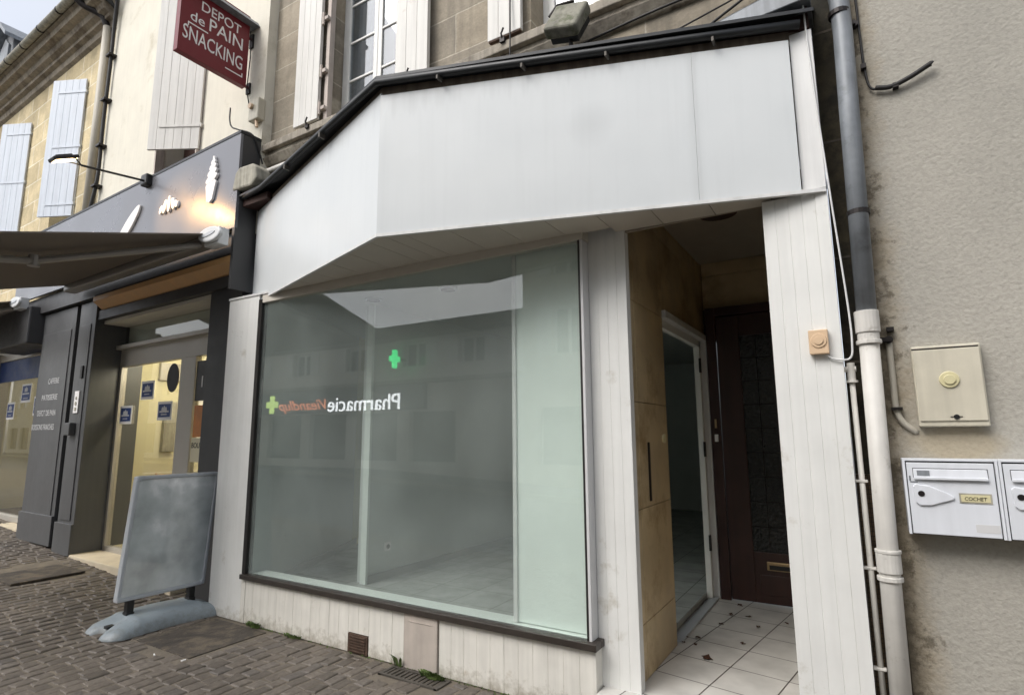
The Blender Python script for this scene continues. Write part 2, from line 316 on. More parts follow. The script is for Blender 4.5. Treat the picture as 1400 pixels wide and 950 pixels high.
def sleeve_mat():                                   # cloudy, scuffed clear poster sleeve over a grey backing; pale reflections put into its colour
    m, n, b = nodes('scuffed_reflection_sleeve'); b.inputs['Roughness'].default_value = .16; b.inputs['Specular IOR Level'].default_value = 1.0
    co = objco(n); nz = N(n, 'ShaderNodeTexNoise', Scale=3.0, Detail=8.0); n.links.new(co, nz.inputs['Vector'])
    col = ramp(n, nz.outputs['Fac'], [(.3, S(150, 158, 158)), (.54, S(192, 199, 199)), (.64, S(228, 231, 231))])
    n.links.new(col, b.inputs['Base Color']); n.links.new(ramp(n, nz.outputs['Fac'], [(.35, gv(.1)), (.7, gv(.3))]), b.inputs['Roughness'])
    b.inputs['Coat Weight'].default_value = 1; b.inputs['Coat IOR'].default_value = 1.55; b.inputs['Coat Roughness'].default_value = .08
    n5 = N(n, 'ShaderNodeTexNoise', Scale=1.6, Detail=1.0); n.links.new(co, n5.inputs['Vector']); bump(n, b, n5.outputs['Fac'], .25, .05)
    return m
M['sleeve'] = sleeve_mat()

# ------------------------------------------------------------------ helpers
WM = {}                                             # world matrix of every thing root
def tag(o, label=None, cat=None, group=None, kind=None):
    if label: o['label'] = label
    if cat: o['category'] = cat
    if group: o['group'] = group
    if kind: o['kind'] = kind
    return o
def thing(name, label, cat, loc=(0, 0, 0), rz=0, group=None):
    o = bpy.data.objects.new(name, None); COL.objects.link(o); o.empty_display_size = .1
    m = Matrix.Translation(Vector(loc)) @ Matrix.Rotation(rz, 4, 'Z')
    o.location = loc; o.rotation_euler = (0, 0, rz); WM[o.name] = m
    return tag(o, label, cat, group)
def wm(o):
    if o is None: return Matrix.Identity(4)
    return WM.get(o.name, Matrix.Identity(4))
class MB:
    def __init__(s, frame=None): s.v = []; s.f = []; s.F = frame or Matrix.Identity(4)
    def add(s, vs, fs, m=None):
        k = len(s.v)
        for p in vs:
            p = Vector(p)
            if m is not None: p = m @ p
            s.v.append(s.F @ p)
        s.f += [tuple(i+k for i in f) for f in fs]; return s
    def box(s, x0, x1, y0, y1, z0, z1, m=None):
        vs = [(x, y, z) for z in (z0, z1) for y in (y0, y1) for x in (x0, x1)]
        return s.add(vs, [(0, 2, 3, 1), (4, 5, 7, 6), (0, 1, 5, 4), (2, 6, 7, 3), (0, 4, 6, 2), (1, 3, 7, 5)], m)
    def hexa(s, a, b, m=None):                      # two quads a (4 pts) and b (4 pts) joined
        return s.add(list(a)+list(b), [(0, 1, 2, 3), (7, 6, 5, 4), (0, 4, 5, 1), (1, 5, 6, 2), (2, 6, 7, 3), (3, 7, 4, 0)], m)
    def wallseg(s, p, q, zb, zt, th, zb2=None, zt2=None):   # upright slab over plan points p->q, thickness to the left of p->q
        zb2 = zb if zb2 is None else zb2; zt2 = zt if zt2 is None else zt2
        d = Vector((q[0]-p[0], q[1]-p[1], 0)).normalized(); n = Vector((-d.y, d.x, 0))*th
        A = [Vector((p[0], p[1], zb)), Vector((q[0], q[1], zb2)), Vector((q[0], q[1], zt2)), Vector((p[0], p[1], zt))]
        return s.hexa(A, [v+n for v in A])
    def tube(s, path, r, n=10, cap=True, m=None):
        path = [Vector(p) for p in path]; rs = r if isinstance(r, (list, tuple)) else [r]*len(path)
        rings = []; up = None
        for i, p in enumerate(path):
            a = path[max(i-1, 0)]; b = path[min(i+1, len(path)-1)]; t = (b-a).normalized()
            if up is None: up = t.orthogonal().normalized()
            up = (up - t*up.dot(t)).normalized(); sd_ = t.cross(up)
            rings.append([p + (math.cos(2*math.pi*k/n)*up + math.sin(2*math.pi*k/n)*sd_)*rs[i] for k in range(n)])
        vs = [v for rg in rings for v in rg]; fs = []
        for i in range(len(path)-1):
            for k in range(n):
                fs.append((i*n+k, i*n+(k+1) % n, (i+1)*n+(k+1) % n, (i+1)*n+k))
        if cap: fs += [tuple(range(n-1, -1, -1)), tuple((len(path)-1)*n+k for k in range(n))]
        return s.add(vs, fs, m)
    def prism(s, pts, y0, y1, m=None):              # outline in local XZ, extruded along Y
        n = len(pts); vs = [(x, y0, z) for x, z in pts] + [(x, y1, z) for x, z in pts]
        fs = [tuple(range(n)), tuple(range(2*n-1, n-1, -1))] + [(i, i+n, (i+1) % n+n, (i+1) % n) for i in range(n)]
        return s.add(vs, fs, m)
    def plan(s, pts, z0, z1, m=None):               # outline in XY extruded along Z
        n = len(pts); vs = [(x, y, z0) for x, y in pts] + [(x, y, z1) for x, y in pts]
        fs = [tuple(range(n-1, -1, -1)), tuple(range(n, 2*n))] + [(i, (i+1) % n, (i+1) % n+n, i+n) for i in range(n)]
        return s.add(vs, fs, m)
    def disc(s, c, r, d, n=20, axis='Y', m=None, r2=None):  # short cylinder, d deep along axis
        r2 = r if r2 is None else r2
        vs = []
        for j, rr in ((0, r), (1, r2)):
            for k in range(n):
                a = 2*math.pi*k/n; u, v = rr*math.cos(a), rr*math.sin(a)
                o = {'Y': (u, j*d, v), 'X': (j*d, u, v), 'Z': (u, v, j*d)}[axis]
                vs.append((c[0]+o[0], c[1]+o[1], c[2]+o[2]))
        fs = [tuple(range(n)), tuple(range(2*n-1, n-1, -1))] + [(i, i+n, (i+1) % n+n, (i+1) % n) for i in range(n)]
        return s.add(vs, fs, m)
    def planks(s, x0, x1, y, z0, z1, w_, th, gap=.003, zt=None, jig=0):
        """boards side by side in the XZ plane, front face at y"""
        n = max(1, round((x1-x0)/w_)); w2 = (x1-x0)/n
        for i in range(n):
            gap = 0; a = x0+i*w2+gap/2; b = x0+(i+1)*w2-gap/2; t = z1 if zt is None else z1+(zt-z1)*(i+.5)/n
            dy = random.uniform(-jig, jig)
            s.hexa([(a, y+dy+.004, z0), (b, y+dy+.004, z0), (b, y+dy+.004, t), (a, y+dy+.004, t)], [(a, y+th, z0), (b, y+th, z0), (b, y+th, t), (a, y+th, t)])
            s.hexa([(a+.0025, y+dy+.0018, z0), (b-.0025, y+dy+.0018, z0), (b-.0025, y+dy+.0018, t), (a+.0025, y+dy+.0018, t)], [(a, y+dy+.0041, z0), (b, y+dy+.0041, z0), (b, y+dy+.0041, t), (a, y+dy+.0041, t)])
        return s
    def wall(s, x0, x1, z0, z1, y0, y1, holes=()):  # wall slab with rectangular openings
        xs = sorted({x0, x1, *[h[0] for h in holes], *[h[1] for h in holes]}); xs = [x for x in xs if x0 <= x <= x1]
        for a, b in zip(xs, xs[1:]):
            cuts = sorted((h[2], h[3]) for h in holes if h[0] <= a+1e-6 and h[1] >= b-1e-6); z = z0
            for c, d in cuts:
                if c > z: s.box(a, b, y0, y1, z, c)
                z = d
            if z1 > z: s.box(a, b, y0, y1, z, z1)
        return s
    def text(s, body, m, width=None, height=None, depth=.004, shear=0):
        cu = bpy.data.curves.new('lettering', 'FONT'); cu.body = body; cu.extrude = depth/2; cu.shear = shear; cu.resolution_u = 3
        cu.align_x = 'LEFT'; ob = bpy.data.objects.new('lettering', cu); COL.objects.link(ob)
        bpy.context.view_layer.update(); dg = bpy.context.evaluated_depsgraph_get()
        me = bpy.data.meshes.new_from_object(ob.evaluated_get(dg)); vs = [v.co.copy() for v in me.vertices]; fs = [tuple(p.vertices) for p in me.polygons]
        x0, x1 = min(v.x for v in vs), max(v.x for v in vs); y0, y1 = min(v.y for v in vs), max(v.y for v in vs)
        sx = width/(x1-x0) if width else None; sy = height/(y1-y0) if height else None
        sx = sx or sy; sy = sy or sx
        vs = [((v.x-x0)*sx, (v.y-y0)*sy, v.z) for v in vs]
        bpy.data.objects.remove(ob); bpy.data.meshes.remove(me); bpy.data.curves.remove(cu)
        return s.add(vs, fs, m)
    def build_each(s, name, mat, parent=None, bevel=0, smooth=False, seg=2):
        """one object for every separate piece"""
        par = list(range(len(s.v)))
        def fd(i):
            while par[i] != i: par[i] = par[par[i]]; i = par[i]
            return i
        for f in s.f:
            for k in f[1:]: par[fd(k)] = fd(f[0])
        comp = {}
        for i in range(len(s.v)): comp.setdefault(fd(i), []).append(i)
        cl = [[min(s.v[i][k] for i in c)-.004 for k in range(3)]+[max(s.v[i][k] for i in c)+.004 for k in range(3)]+[set(c)] for c in comp.values()]
        go = True
        while go:
            go = False
            for a in range(len(cl)):
                for b in range(a+1, len(cl)):
                    A, B = cl[a], cl[b]
                    if all(A[k] <= B[k+3] and B[k] <= A[k+3] for k in range(3)):
                        cl[a] = [min(A[k], B[k]) for k in range(3)]+[max(A[k+3], B[k+3]) for k in range(3)]+[A[6] | B[6]]; cl.pop(b); go = True; break
                if go: break
        out = []
        for c in cl:
            ids = sorted(c[6]); mp = {i: k for k, i in enumerate(ids)}
            q = MB(); q.v = [s.v[i] for i in ids]; q.f = [tuple(mp[i] for i in f) for f in s.f if f[0] in mp]
            out.append(q.build(name, mat, parent, bevel, smooth, seg))
        return out
    def build(s, name, mat, parent=None, bevel=0, smooth=False, seg=2):
        if parent is None:                          # own origin: centre of footprint
            xs = [v.x for v in s.v]; ys = [v.y for v in s.v]; zs = [v.z for v in s.v]
            o0 = Vector(((min(xs)+max(xs))/2, (min(ys)+max(ys))/2, min(zs))); inv = Matrix.Translation(-o0)
        else: inv = wm(parent).inverted()
        me = bpy.data.meshes.new(name); me.from_pydata([inv @ v for v in s.v], [], s.f); me.materials.append(mat)
        bm = bmesh.new(); bm.from_mesh(me); bmesh.ops.recalc_face_normals(bm, faces=bm.faces); bm.to_mesh(me); bm.free()
        if smooth:
            for p in me.polygons: p.use_smooth = True
        o = bpy.data.objects.new(name, me); COL.objects.link(o)
        if parent is None: o.location = o0; WM[o.name] = Matrix.Translation(o0)
        else: o.parent = parent; WM[o.name] = wm(parent)
        if bevel:
            b = o.modifiers.new('bevel', 'BEVEL'); b.width = bevel; b.segments = seg; b.limit_method = 'ANGLE'; b.harden_normals = False
        return o
def axes(o, x, z):                                  # matrix: local x -> x, local y -> z(up of text), local z -> normal
    x = Vector(x).normalized(); z = Vector(z).normalized(); n = x.cross(z)
    return Matrix(((x.x, z.x, n.x, o[0]), (x.y, z.y, n.y, o[1]), (x.z, z.z, n.z, o[2]), (0, 0, 0, 1)))
def bez(pts, n=8):                                  # smooth polyline through points (Catmull-Rom)
    P = [Vector(p) for p in pts]; P = [P[0]*2-P[1]] + P + [P[-1]*2-P[-2]]; o = []
    for i in range(1, len(P)-2):
        for k in range(n):
            t = k/n; a, b, c, d = P[i-1], P[i], P[i+1], P[i+2]
            o.append(.5*((2*b)+(-a+c)*t+(2*a-5*b+4*c-d)*t*t+(-a+3*b-3*c+d)*t**3))
    o.append(P[-2]); return o

def gz(x):                                          # the street climbs gently to the left
    return 0 if x > -5.0 else min(.045*(-5.0-x), .42)
D = 3.134                                           # front plane of the white shopfront

# ------------------------------------------------------------------ ground, road, pavements
def sheet(name, x0, x1, y0, y1, dz, mat, step=1.0, thick=0):
    b = MB(); xs = []; x = x0
    while x < x1: xs.append(x); x += step if -20 < x < 6 else step*6
    xs.append(x1)
    for a, c in zip(xs, xs[1:]):
        za, zc = gz(a)+dz, gz(c)+dz
        if thick: b.hexa([(a, y0, za-thick), (c, y0, zc-thick), (c, y1, zc-thick), (a, y1, za-thick)], [(a, y0, za), (c, y0, zc), (c, y1, zc), (a, y1, za)])
        else: b.add([(a, y0, za), (c, y0, zc), (c, y1, zc), (a, y1, za)], [(0, 1, 2, 3)])
    o = b.build(name, mat); tag(o, kind='structure'); return o
sheet('road', -260, 200, -300, 300, -.13, M['asphalt'])
sheet('pavement', -120, 40, -.3, 14, -.0075, M['joint'], thick=.1)
sheet('pavement', -120, 40, -8.4, -6.4, 0, M['asphalt'], thick=.1)
sheet('kerb', -120, 40, -.45, -.302, -.006, M['asphalt'], thick=.11)
sheet('kerb', -120, 40, -6.398, -6.25, .004, M['conc'], thick=.11)
lm = MB()
for i in range(-20, 6): lm.box(i*3.2, i*3.2+.5, -5.4, -2.6, gz(i*3.2)-.127, gz(i*3.2)-.123) if i in (-7, -6) else None
tag(lm.build('road_marking', M['white']), kind='structure')

COVERS = [(-4.94, -4.2, 2.46, 3.1), (-8.15, -7.3, 2.42, 3.08), (-2.86, -2.36, 2.96, 3.1)]
def in_cover(x, y, g=.05): return any(a-g < x < b+g and c-g < y < d+g for a, b, c, d in COVERS)
cb_ = MB(); x = -17.0; row = 0
while x < .6:
    wrow = random.uniform(.088, .112); y = .1 + random.uniform(0, .1); limit = 3.12 if x > -5.05 else 3.6
    while y < limit:
        ln = random.uniform(.10, .165); ln = min(ln, limit-y) if limit-y > .035 else ln; xc = x+wrow/2+.05*math.sin(y*2.1+.4)+.018*math.sin(y*5+x); yc = y+ln/2
        if not in_cover(xc, yc, .045) and yc+ln/2 < limit+.002 and not (xc > -1.45 and yc > 3.0):
            hx, hy = wrow/2-.0045, ln/2-.0045; g = gz(xc); zt = g+random.uniform(-.004, .004); a = random.uniform(-.09, .09)
            ca_, sa_ = math.cos(a), math.sin(a); tl = (random.uniform(-.02, .02), random.uniform(-.02, .02))
            vs = []
            cj = [(random.uniform(-.009, .006), random.uniform(-.009, .006)) for _ in range(4)]
            for ins, dz in ((0, -.03), (.001, -.008), (.006, -.002), (.018, 0)):
                for (sx, sy), (jx, jy) in zip(((-1, -1), (1, -1), (1, 1), (-1, 1)), cj):
                    px, py = sx*(hx-ins)+jx, sy*(hy-ins)+jy
                    vs.append((xc+px*ca_-py*sa_, yc+px*sa_+py*ca_, zt+dz+px*tl[0]+py*tl[1]))
            fs = [(12, 13, 14, 15)]
            for l in range(3):
                for k in range(4): fs.append((l*4+k, l*4+(k+1) % 4, l*4+4+(k+1) % 4, l*4+4+k))
            cb_.add(vs, fs)
        y += ln
    x += wrow; row += 1
o = cb_.build('pavement_cobbles', M['cobble'], smooth=False); tag(o, kind='structure')

# ------------------------------------------------------------------ covers and drains in the pavement
b = MB(); b.box(-4.93, -4.21, 2.47, 3.09, -.016, .0); o = b.build('cover_plate', M['tar'], bevel=.003)
tag(o, 'dark square cover plate in the cobbles in front of the base of the advertising board', 'manhole cover')
b = MB(); g = gz(-7.7); b.box(-8.14, -7.31, 2.43, 3.07, g-.016, g+.004); o = b.build('cover_plate', M['tar'], bevel=.003)
tag(o, 'dark sunken cover plate in the cobbles in front of the grey pilasters', 'manhole cover')
t = thing('drain_grate', 'small slotted drain grate at the foot of the white boards', 'drain grate', (-2.61, 3.03, 0))
b = MB()
for k in range(12): b.box(-2.83+k*.038, -2.83+k*.038+.018, 2.99, 3.09, -.012, .0)
b.build('slats', M['grate'], t)
b = MB(); b.box(-2.86, -2.37, 2.965, 2.988, -.016, .004); b.box(-2.86, -2.37, 3.092, 3.112, -.016, .004); b.box(-2.86, -2.835, 2.965, 3.112, -.016, .003); b.box(-2.39, -2.365, 2.965, 3.112, -.016, .003)
b.build('grate_frame', M['grate'], t)

# ------------------------------------------------------------------ stone house above the shop
SH = thing('stone_house', 'weathered brown stone house above the empty white shopfront', 'house', (-2.6, 3.6, 0))
YW = 3.40
wl = MB(); wl.wall(-5.02, -.02, 3.3, 9.5, YW, YW+.45, holes=[(-4.19, -3.2, 4.52, 6.9), (-1.88, -.89, 4.52, 6.9)])
wl.build('wall', M['stone'], SH)
b = MB()                                             # string course under the upper windows
b.box(-5.2, .0, YW-.10, YW+.05, 4.44, 4.515); b.box(-5.17, .0, YW-.055, YW+.05, 4.38, 4.44)
b.hexa([(-5.19, YW-.03, 4.30), (0, YW-.03, 4.30), (0, YW+.02, 4.30), (-5.19, YW+.02, 4.30)], [(-5.19, YW-.085, 4.38), (0, YW-.085, 4.38), (0, YW+.02, 4.38), (-5.19, YW+.02, 4.38)])
b.build('string_course', M['ledge'], SH, bevel=.008)
b = MB(); b.box(-5.2, .0, YW-.35, YW, 9.2, 9.5); b.build('roof_cornice', M['ledge'], SH)
b = MB(); b.hexa([(-5.3, YW-.5, 9.5), (.1, YW-.5, 9.5), (.1, 12, 9.5), (-5.3, 12, 9.5)], [(-5.3, YW-.5, 9.6), (.1, YW-.5, 9.6), (.1, 12, 12.5), (-5.3, 12, 12.5)]); b.build('roof', M['slate'], SH)
def french_window(x0, x1, z0, z1, yf, parent):
    f = MB(); c = (x0+x1)/2
    f.box(x0, x0+.055, yf, yf+.06, z0, z1); f.box(x1-.055, x1, yf, yf+.06, z0, z1); f.box(x0+.055, x1-.055, yf, yf+.06, z1-.06, z1); f.box(x0+.055, x1-.055, yf, yf+.06, z0, z0+.05)
    fr = f.build('window', M['winw'], parent, bevel=.004)
    for a, b_ in ((x0+.058, c-.003), (c+.003, x1-.058)):
        s = MB(); s.box(a, a+.05, yf-.012, yf+.035, z0+.052, z1-.062); s.box(b_-.05, b_, yf-.012, yf+.035, z0+.052, z1-.062)
        s.box(a+.05, b_-.05, yf-.012, yf+.035, z0+.052, z0+.13); s.box(a+.05, b_-.05, yf-.012, yf+.035, z1-.12, z1-.062)
        z = z0+.13+.40
        while z < z1-.2: s.box(a+.05, b_-.05, yf-.008, yf+.02, z, z+.022); z += .42
        s.build('casement', M['winw'], fr, bevel=.003)
        g = MB(); g.box(a+.05, b_-.05, yf+.004, yf+.01, z0+.13, z1-.12); g.build('pane', M['winglass'], fr)
    k = MB(); k.box(x0+.05, x0+.28, yf+.09, yf+.11, z0, z1); k.build('curtain', M['cream'], fr)
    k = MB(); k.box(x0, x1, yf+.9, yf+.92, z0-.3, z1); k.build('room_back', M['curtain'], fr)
french_window(-4.19, -3.2, 4.52, 6.9, YW+.2, SH); french_window(-1.88, -.89, 4.52, 6.9, YW+.2, SH)
# first window: left leaf folded flat on the wall, its edge standing off; right leaf folded back beyond the opening
lf = MB(); 
for i in range(4): lf.box(-4.56+i*.088, -4.56+(i+1)*.088-.002, YW-.075, YW-.04, 4.575+.0*i, 6.9)
sh = lf.build('shutter', M['whitesh'], SH, bevel=.003); sh['label'] = 'white shutter leaf left of the first window, rotten at its foot'
e = MB(); e.box(-4.175, -4.125, YW-.03, YW+.03, 4.55, 6.9); e.build('shutter_stile', M['shedge'], sh, bevel=.004)
h = MB()
for z in (4.66, 5.05, 5.62, 6.3): h.box(-4.20, -4.13, YW-.065, YW-.03, z, z+.035); h.tube([(-4.19, YW-.065, z-.05), (-4.19, YW-.065, z+.08)], .013, 8)
h.build_each('hinge', M['shedge'], sh)
def peel(x0, x1, mat, lab):
    s = MB(); n = 3; wdt = (x1-x0)/n
    for i in range(n): s.box(x0+i*wdt, x0+(i+1)*wdt-.002, YW-.09, YW-.052, 4.575, 6.9)
    o_ = s.build('shutter', mat, SH, bevel=.003); o_['label'] = lab
    e = MB(); e.box(x0+.01, x1-.01, YW-.088, YW-.056, 4.56, 4.5745); e.build('shutter_rail', M['rustv'], o_)
peel(-3.19, -2.83, M['whitesh'], 'white shutter leaf right of the first window, rust stained')
peel(-2.22, -1.92, M['whitesh'], 'white shutter leaf left of the second window with a rusty foot')
k = MB()
for x, z in ((-4.30, 4.48), (-3.02, 4.52), (-2.07, 4.5)): k.tube([(x, YW-.11, z+.02), (x, YW-.13, z+.06), (x+.02, YW-.13, z+.1)], .008, 6); k.box(x-.02, x+.02, YW-.12, YW-.09, z, z+.04)
k.build_each('shutter_catch', M['iron'], SH)
# rubble and pipes between roof and string course
b = MB(); b.box(-4.62, -4.14, YW-.03, YW, 3.95, 4.27); b.build('white_patch', M['trimw'], SH)

# ------------------------------------------------------------------ white shopfront
WS = thing('white_shopfront', 'empty white clad shopfront with angled blank sign panels and large window', 'shopfront', (-2.6, D, 0))
f_ = (-2.535, 2.505); l_ = (-4.50, D-.004); r_ = (-.042, D-.01)
dirl = Vector((f_[0]-l_[0], f_[1]-l_[1])).normalized()
lfar = (l_[0]-dirl.x*.50, l_[1]-dirl.y*.50)
def lerp(a, b_, t_): return a+(b_-a)*t_
b = MB(); b.wallseg(lfar, f_, 2.835, 3.775, .02, 2.825, 3.805); b.build('sign_panel', M['panel'], WS, bevel=.002)
b = MB(); cut = (lerp(f_[0], r_[0], .765), lerp(f_[1], r_[1], .765)); end = (lerp(f_[0], r_[0], .957), lerp(f_[1], r_[1], .957))
b.wallseg(f_, cut, 2.825, 3.79, .02, lerp(2.825, 2.77, .765), lerp(3.79, 3.615, .765)); o = b.build('sign_panel', M['panel'], WS, bevel=.002)
b = MB(); b.wallseg((cut[0]+.0006, cut[1]+.0002), end, lerp(2.825, 2.77, .765), lerp(3.79, 3.615, .765), .02, 2.772, 3.62); b.build('sign_panel', M['panel'], WS, bevel=.002)
b = MB(); b.box(-.147, -.04, D-.012, D+.06, 2.775, 3.66); b.build('corner_trim', M['trimw'], WS, bevel=.003)
b = MB()                                             # thin white drip edge under the panels
b.wallseg((lfar[0], lfar[1]-.004), (f_[0], f_[1]-.004), 2.82, 2.836, .024, 2.806, 2.826); b.wallseg((f_[0], f_[1]-.004), (r_[0], r_[1]-.004), 2.806, 2.826, .024, 2.752, 2.771)
b.build('drip_edge', M['trimw'], WS)
b = MB()                                             # brown timber strip between panels and gutter
b.wallseg((lfar[0], lfar[1]+.01), (f_[0], f_[1]+.01), 3.77, 3.83, .03, 3.80, 3.85); b.wallseg((f_[0], f_[1]+.01), (-.1, D), 3.785, 3.85, .03, 3.62, 3.68)
b.build('timber_strip', M['brown'], WS)
# soffit: boards running out from the window head
def yfront(x):
    if x < f_[0]: return lerp(l_[1], f_[1], (x-l_[0])/(f_[0]-l_[0]))
    return lerp(f_[1], r_[1], (x-f_[0])/(r_[0]-f_[0]))
def zsof(x): return (lerp(2.838, 2.83, (x-l_[0])/(f_[0]-l_[0])) if x < f_[0] else lerp(2.83, 2.775, (x-f_[0])/(r_[0]-f_[0])))
b = MB(); xs = [-4.47, -4.2, -3.9, -3.6, -3.3, -3.0, -2.7, -2.535, -2.4, -2.1, -1.8, -1.5, -1.2, -.9, -.6, -.3, -.06]
for x0, x1 in zip(xs, xs[1:]):
    g = .002; yb = D+.012 if x0 < -1.42 else 3.235
    A = [(x0+g, yfront(x0)+.022, zsof(x0)), (x1-g, yfront(x1)+.022, zsof(x1)), (x1-g, yb, zsof(x1)), (x0+g, yb, zsof(x0))]
    b.hexa(A, [(x, y, z+.012) for x, y, z in A])
b.build('soffit', M['soffit'], WS, bevel=.0015)
b = MB(); b.plan([(lfar[0], lfar[1]+.03), (l_[0], l_[1]+.03), (f_[0], f_[1]+.03), (r_[0], r_[1]+.03), (-.04, 3.38), (lfar[0], 3.38)], 2.86, 2.9); b.build('soffit_back', M['brown'], WS)
# roof of the sign box and its gutters
b = MB(); rp_ = [(-5.35, 3.12), (-4.62, 3.06), (-2.53, 2.45), (-.02, 3.07)]
vs = [(x, y, 3.875 if i < 3 else 3.72) for i, (x, y) in enumerate(rp_)] + [(-.02, YW-.002, 3.95), (-5.35, YW-.002, 3.95)]
b.add(vs + [(x, y, z+.02) for x, y, z in vs], [tuple(range(6)), tuple(range(11, 5, -1))] + [(i, (i+1) % 6, (i+1) % 6+6, i+6) for i in range(6)])
b.build('roof_sheet', M['zincdark'], WS)
b = MB(); b.tube([(-5.38, 3.14, 3.885), (-5.0, 3.13, 3.875), (-4.62, 3.06, 3.865), (-2.53, 2.46, 3.855), (-.62, 2.955, 3.725), (-.09, 3.085, 3.68)], .024, 12)
b.build('gutter', M['zincdark'], WS, smooth=True)
b = MB()
for t_ in (.18, .40, .60, .83):
    p = (lerp(-2.53, -.09, t_), lerp(2.46, 3.085, t_), lerp(3.855, 3.68, t_)); b.box(p[0]-.006, p[0]+.006, p[1]-.031, p[1]+.02, p[2]-.048, p[2]-.022)
for t_ in (.3, .62): p = (lerp(-4.62, -2.53, t_), lerp(3.06, 2.46, t_), 3.86); b.box(p[0]-.008, p[0]+.008, p[1]-.034, p[1]+.02, p[2]-.06, p[2]-.02)
b.build_each('gutter_clip', M['grate'], WS)
b = MB(); b.hexa([(-1.05, 3.10, 3.765), (-.03, 3.06, 3.80), (-.03, 3.06, 3.93), (-1.05, 3.09, 3.775)], [(-1.05, YW-.004, 3.765), (-.03, YW-.004, 3.80), (-.03, YW-.004, 3.93), (-1.05, YW-.004, 3.775)])
b.build('zinc_flashing', M['zinc'], WS, bevel=.006)
b = MB(); b.hexa([(-.95, 3.14, 3.735), (-.05, 3.12, 3.67), (-.05, 3.12, 3.795), (-.95, 3.14, 3.762)], [(-.95, YW-.005, 3.735), (-.05, YW-.005, 3.67), (-.05, YW-.005, 3.795), (-.95, YW-.005, 3.762)])
b.build('timber_end', M['redbrown'], WS)
b = MB(); b.hexa([(-5.33, 3.16, 3.80), (-4.6, 3.12, 3.78), (-4.6, YW-.005, 3.8), (-5.33, YW-.005, 3.82)], [(-5.33, 3.16, 3.86), (-4.6, 3.12, 3.85), (-4.6, YW-.005, 3.86), (-5.33, YW-.005, 3.87)])
b.build('timber_end', M['redbrown'], WS)
# uprights and boards
b = MB(); b.planks(-5.105, -4.64, D, 0.0, 2.845, .155, .03, gap=.004); b.build('left_pillar', M['clad'], WS)
b = MB(); b.box(-5.11, -4.46, D-.006, D+.05, 2.846, 2.868); b.build('pillar_cap', M['trimw'], WS, bevel=.002)
b = MB(); b.planks(-4.585, -3.335, D+.002, .0, .352, .105, .024, gap=.003, jig=.001); b.planks(-3.128, -2.79, D+.002, .0, .352, .105, .024, gap=.003, jig=.001)
b.planks(-3.335, -3.128, D+.002, .135, .352, .104, .024, gap=.003); b.build('base_boards', M['cladlow'], WS); b = MB(); b.planks(-2.49, -1.372, D+.002, .0, .352, .105, .024, gap=.003, jig=.001)
b.build('base_boards', M['cladlow'], WS)
b = MB(); b.box(-4.64, -4.585, D, D+.03, 0, .352); b.build('base_post', M['cladlow'], WS)
b = MB(); b.box(-1.40, -1.372, D+.027, 3.24, 0.0, .352); b.build('base_return', M['cladlow'], WS, bevel=.003)
v = MB(); v.box(-3.33, -3.13, D-.004, D+.02, .0, .13); vv = v.build('vent', M['rustv'], WS, bevel=.004)
s = MB()
for k_ in range(6): s.box(-3.31, -3.15, D-.012, D-.003, .014+k_*.019, .022+k_*.019)
s.build('vent_slats', M['rustv'], vv)
b = MB(); b.box(-2.785, -2.495, D-.01, D+.02, 0, .372); b.box(-2.74, -2.54, D-.014, D-.009, .3, .305); b.build('stone_access_panel', M['pinkst'], WS, bevel=.004)
b = MB(); b.box(-4.635, -1.355, D-.03, D+.05, .352, .392); b.box(-1.40, -1.355, D+.05, 3.24, .352, .392); b.build('window_sill', M['sillblk'], WS, bevel=.004)
b = MB(); b.box(-4.635, -4.588, D-.008, D+.06, .392, 2.80); b.build('window_frame', M['black'], WS, bevel=.003)
b = MB(); b.box(-4.588, -1.40, D-.004, D+.06, 2.765, 2.835); b.box(-1.40, -1.385, D-.004, 3.235, 2.765, 2.835); b.build('window_head', M['soffit'], WS, bevel=.002)
b = MB(); b.box(-4.588, -1.425, D+.018, D+.026, .392, 2.765); b.build('window_pane', M['glass'], WS)
b = MB(); b.box(-1.425, -1.41, D+.008, D+.03, .392, 2.765); b.build('pane_seal', M['black'], WS)
b = MB(); b.box(-1.41, -1.392, D+.004, 3.235, .392, 2.765); b.build('window_post', M['lgrey'], WS, bevel=.003)
b = MB(); b.planks(-1.391, -1.145, 3.225, .14, 3.15, .062, .03, gap=.002); b.box(-1.391, -1.145, 3.258, 3.29, .14, 3.15); b.build('door_post', M['clad'], WS)
b = MB(); b.planks(-.345, -.095, D, 0.0, 2.765, .062, .03, gap=.002); b.box(-.095, -.04, D-.002, D+.12, 0, 2.77); b.box(-.345, -.10, D+.034, D+.12, 0, 2.765); b.build('right_pillar', M['clad'], WS)
# interior of the empty shop
FZ = .20
IN = WS
b = MB(); b.plan([(-4.6, 3.18), (-1.42, 3.18), (-1.25, 4.05), (-1.25, 10.6), (-6.2, 10.6), (-5.7, 5.6)], FZ-.05, FZ); b.build('room_floor', M['infloor'], IN)
b = MB(); b.box(-4.6, -1.42, 3.165, 3.34, FZ, .385); b.build('display_ledge', M['mint'], IN, bevel=.004)
b = MB(); b.plan([(-5.1, 3.17), (-1.27, 3.17), (-1.27, 10.6), (-6.2, 10.6), (-6.2, 5)], 2.84, 2.88); ce = b.build('room_ceiling', M['inceil'], IN)
for x, y in ((-3.86, 3.80), (-3.02, 3.87), (-2.3, 5.4), (-3.3, 6.6)):
    d_ = MB(); d_.disc((x, y, 2.828), .085, .013, 24, 'Z'); q_ = d_.build('downlight', M['alu'], IN); d_ = MB(); d_.disc((x, y, 2.822), .062, .005, 24, 'Z'); d_.build('downlight_lens', M['curtain'], q_)
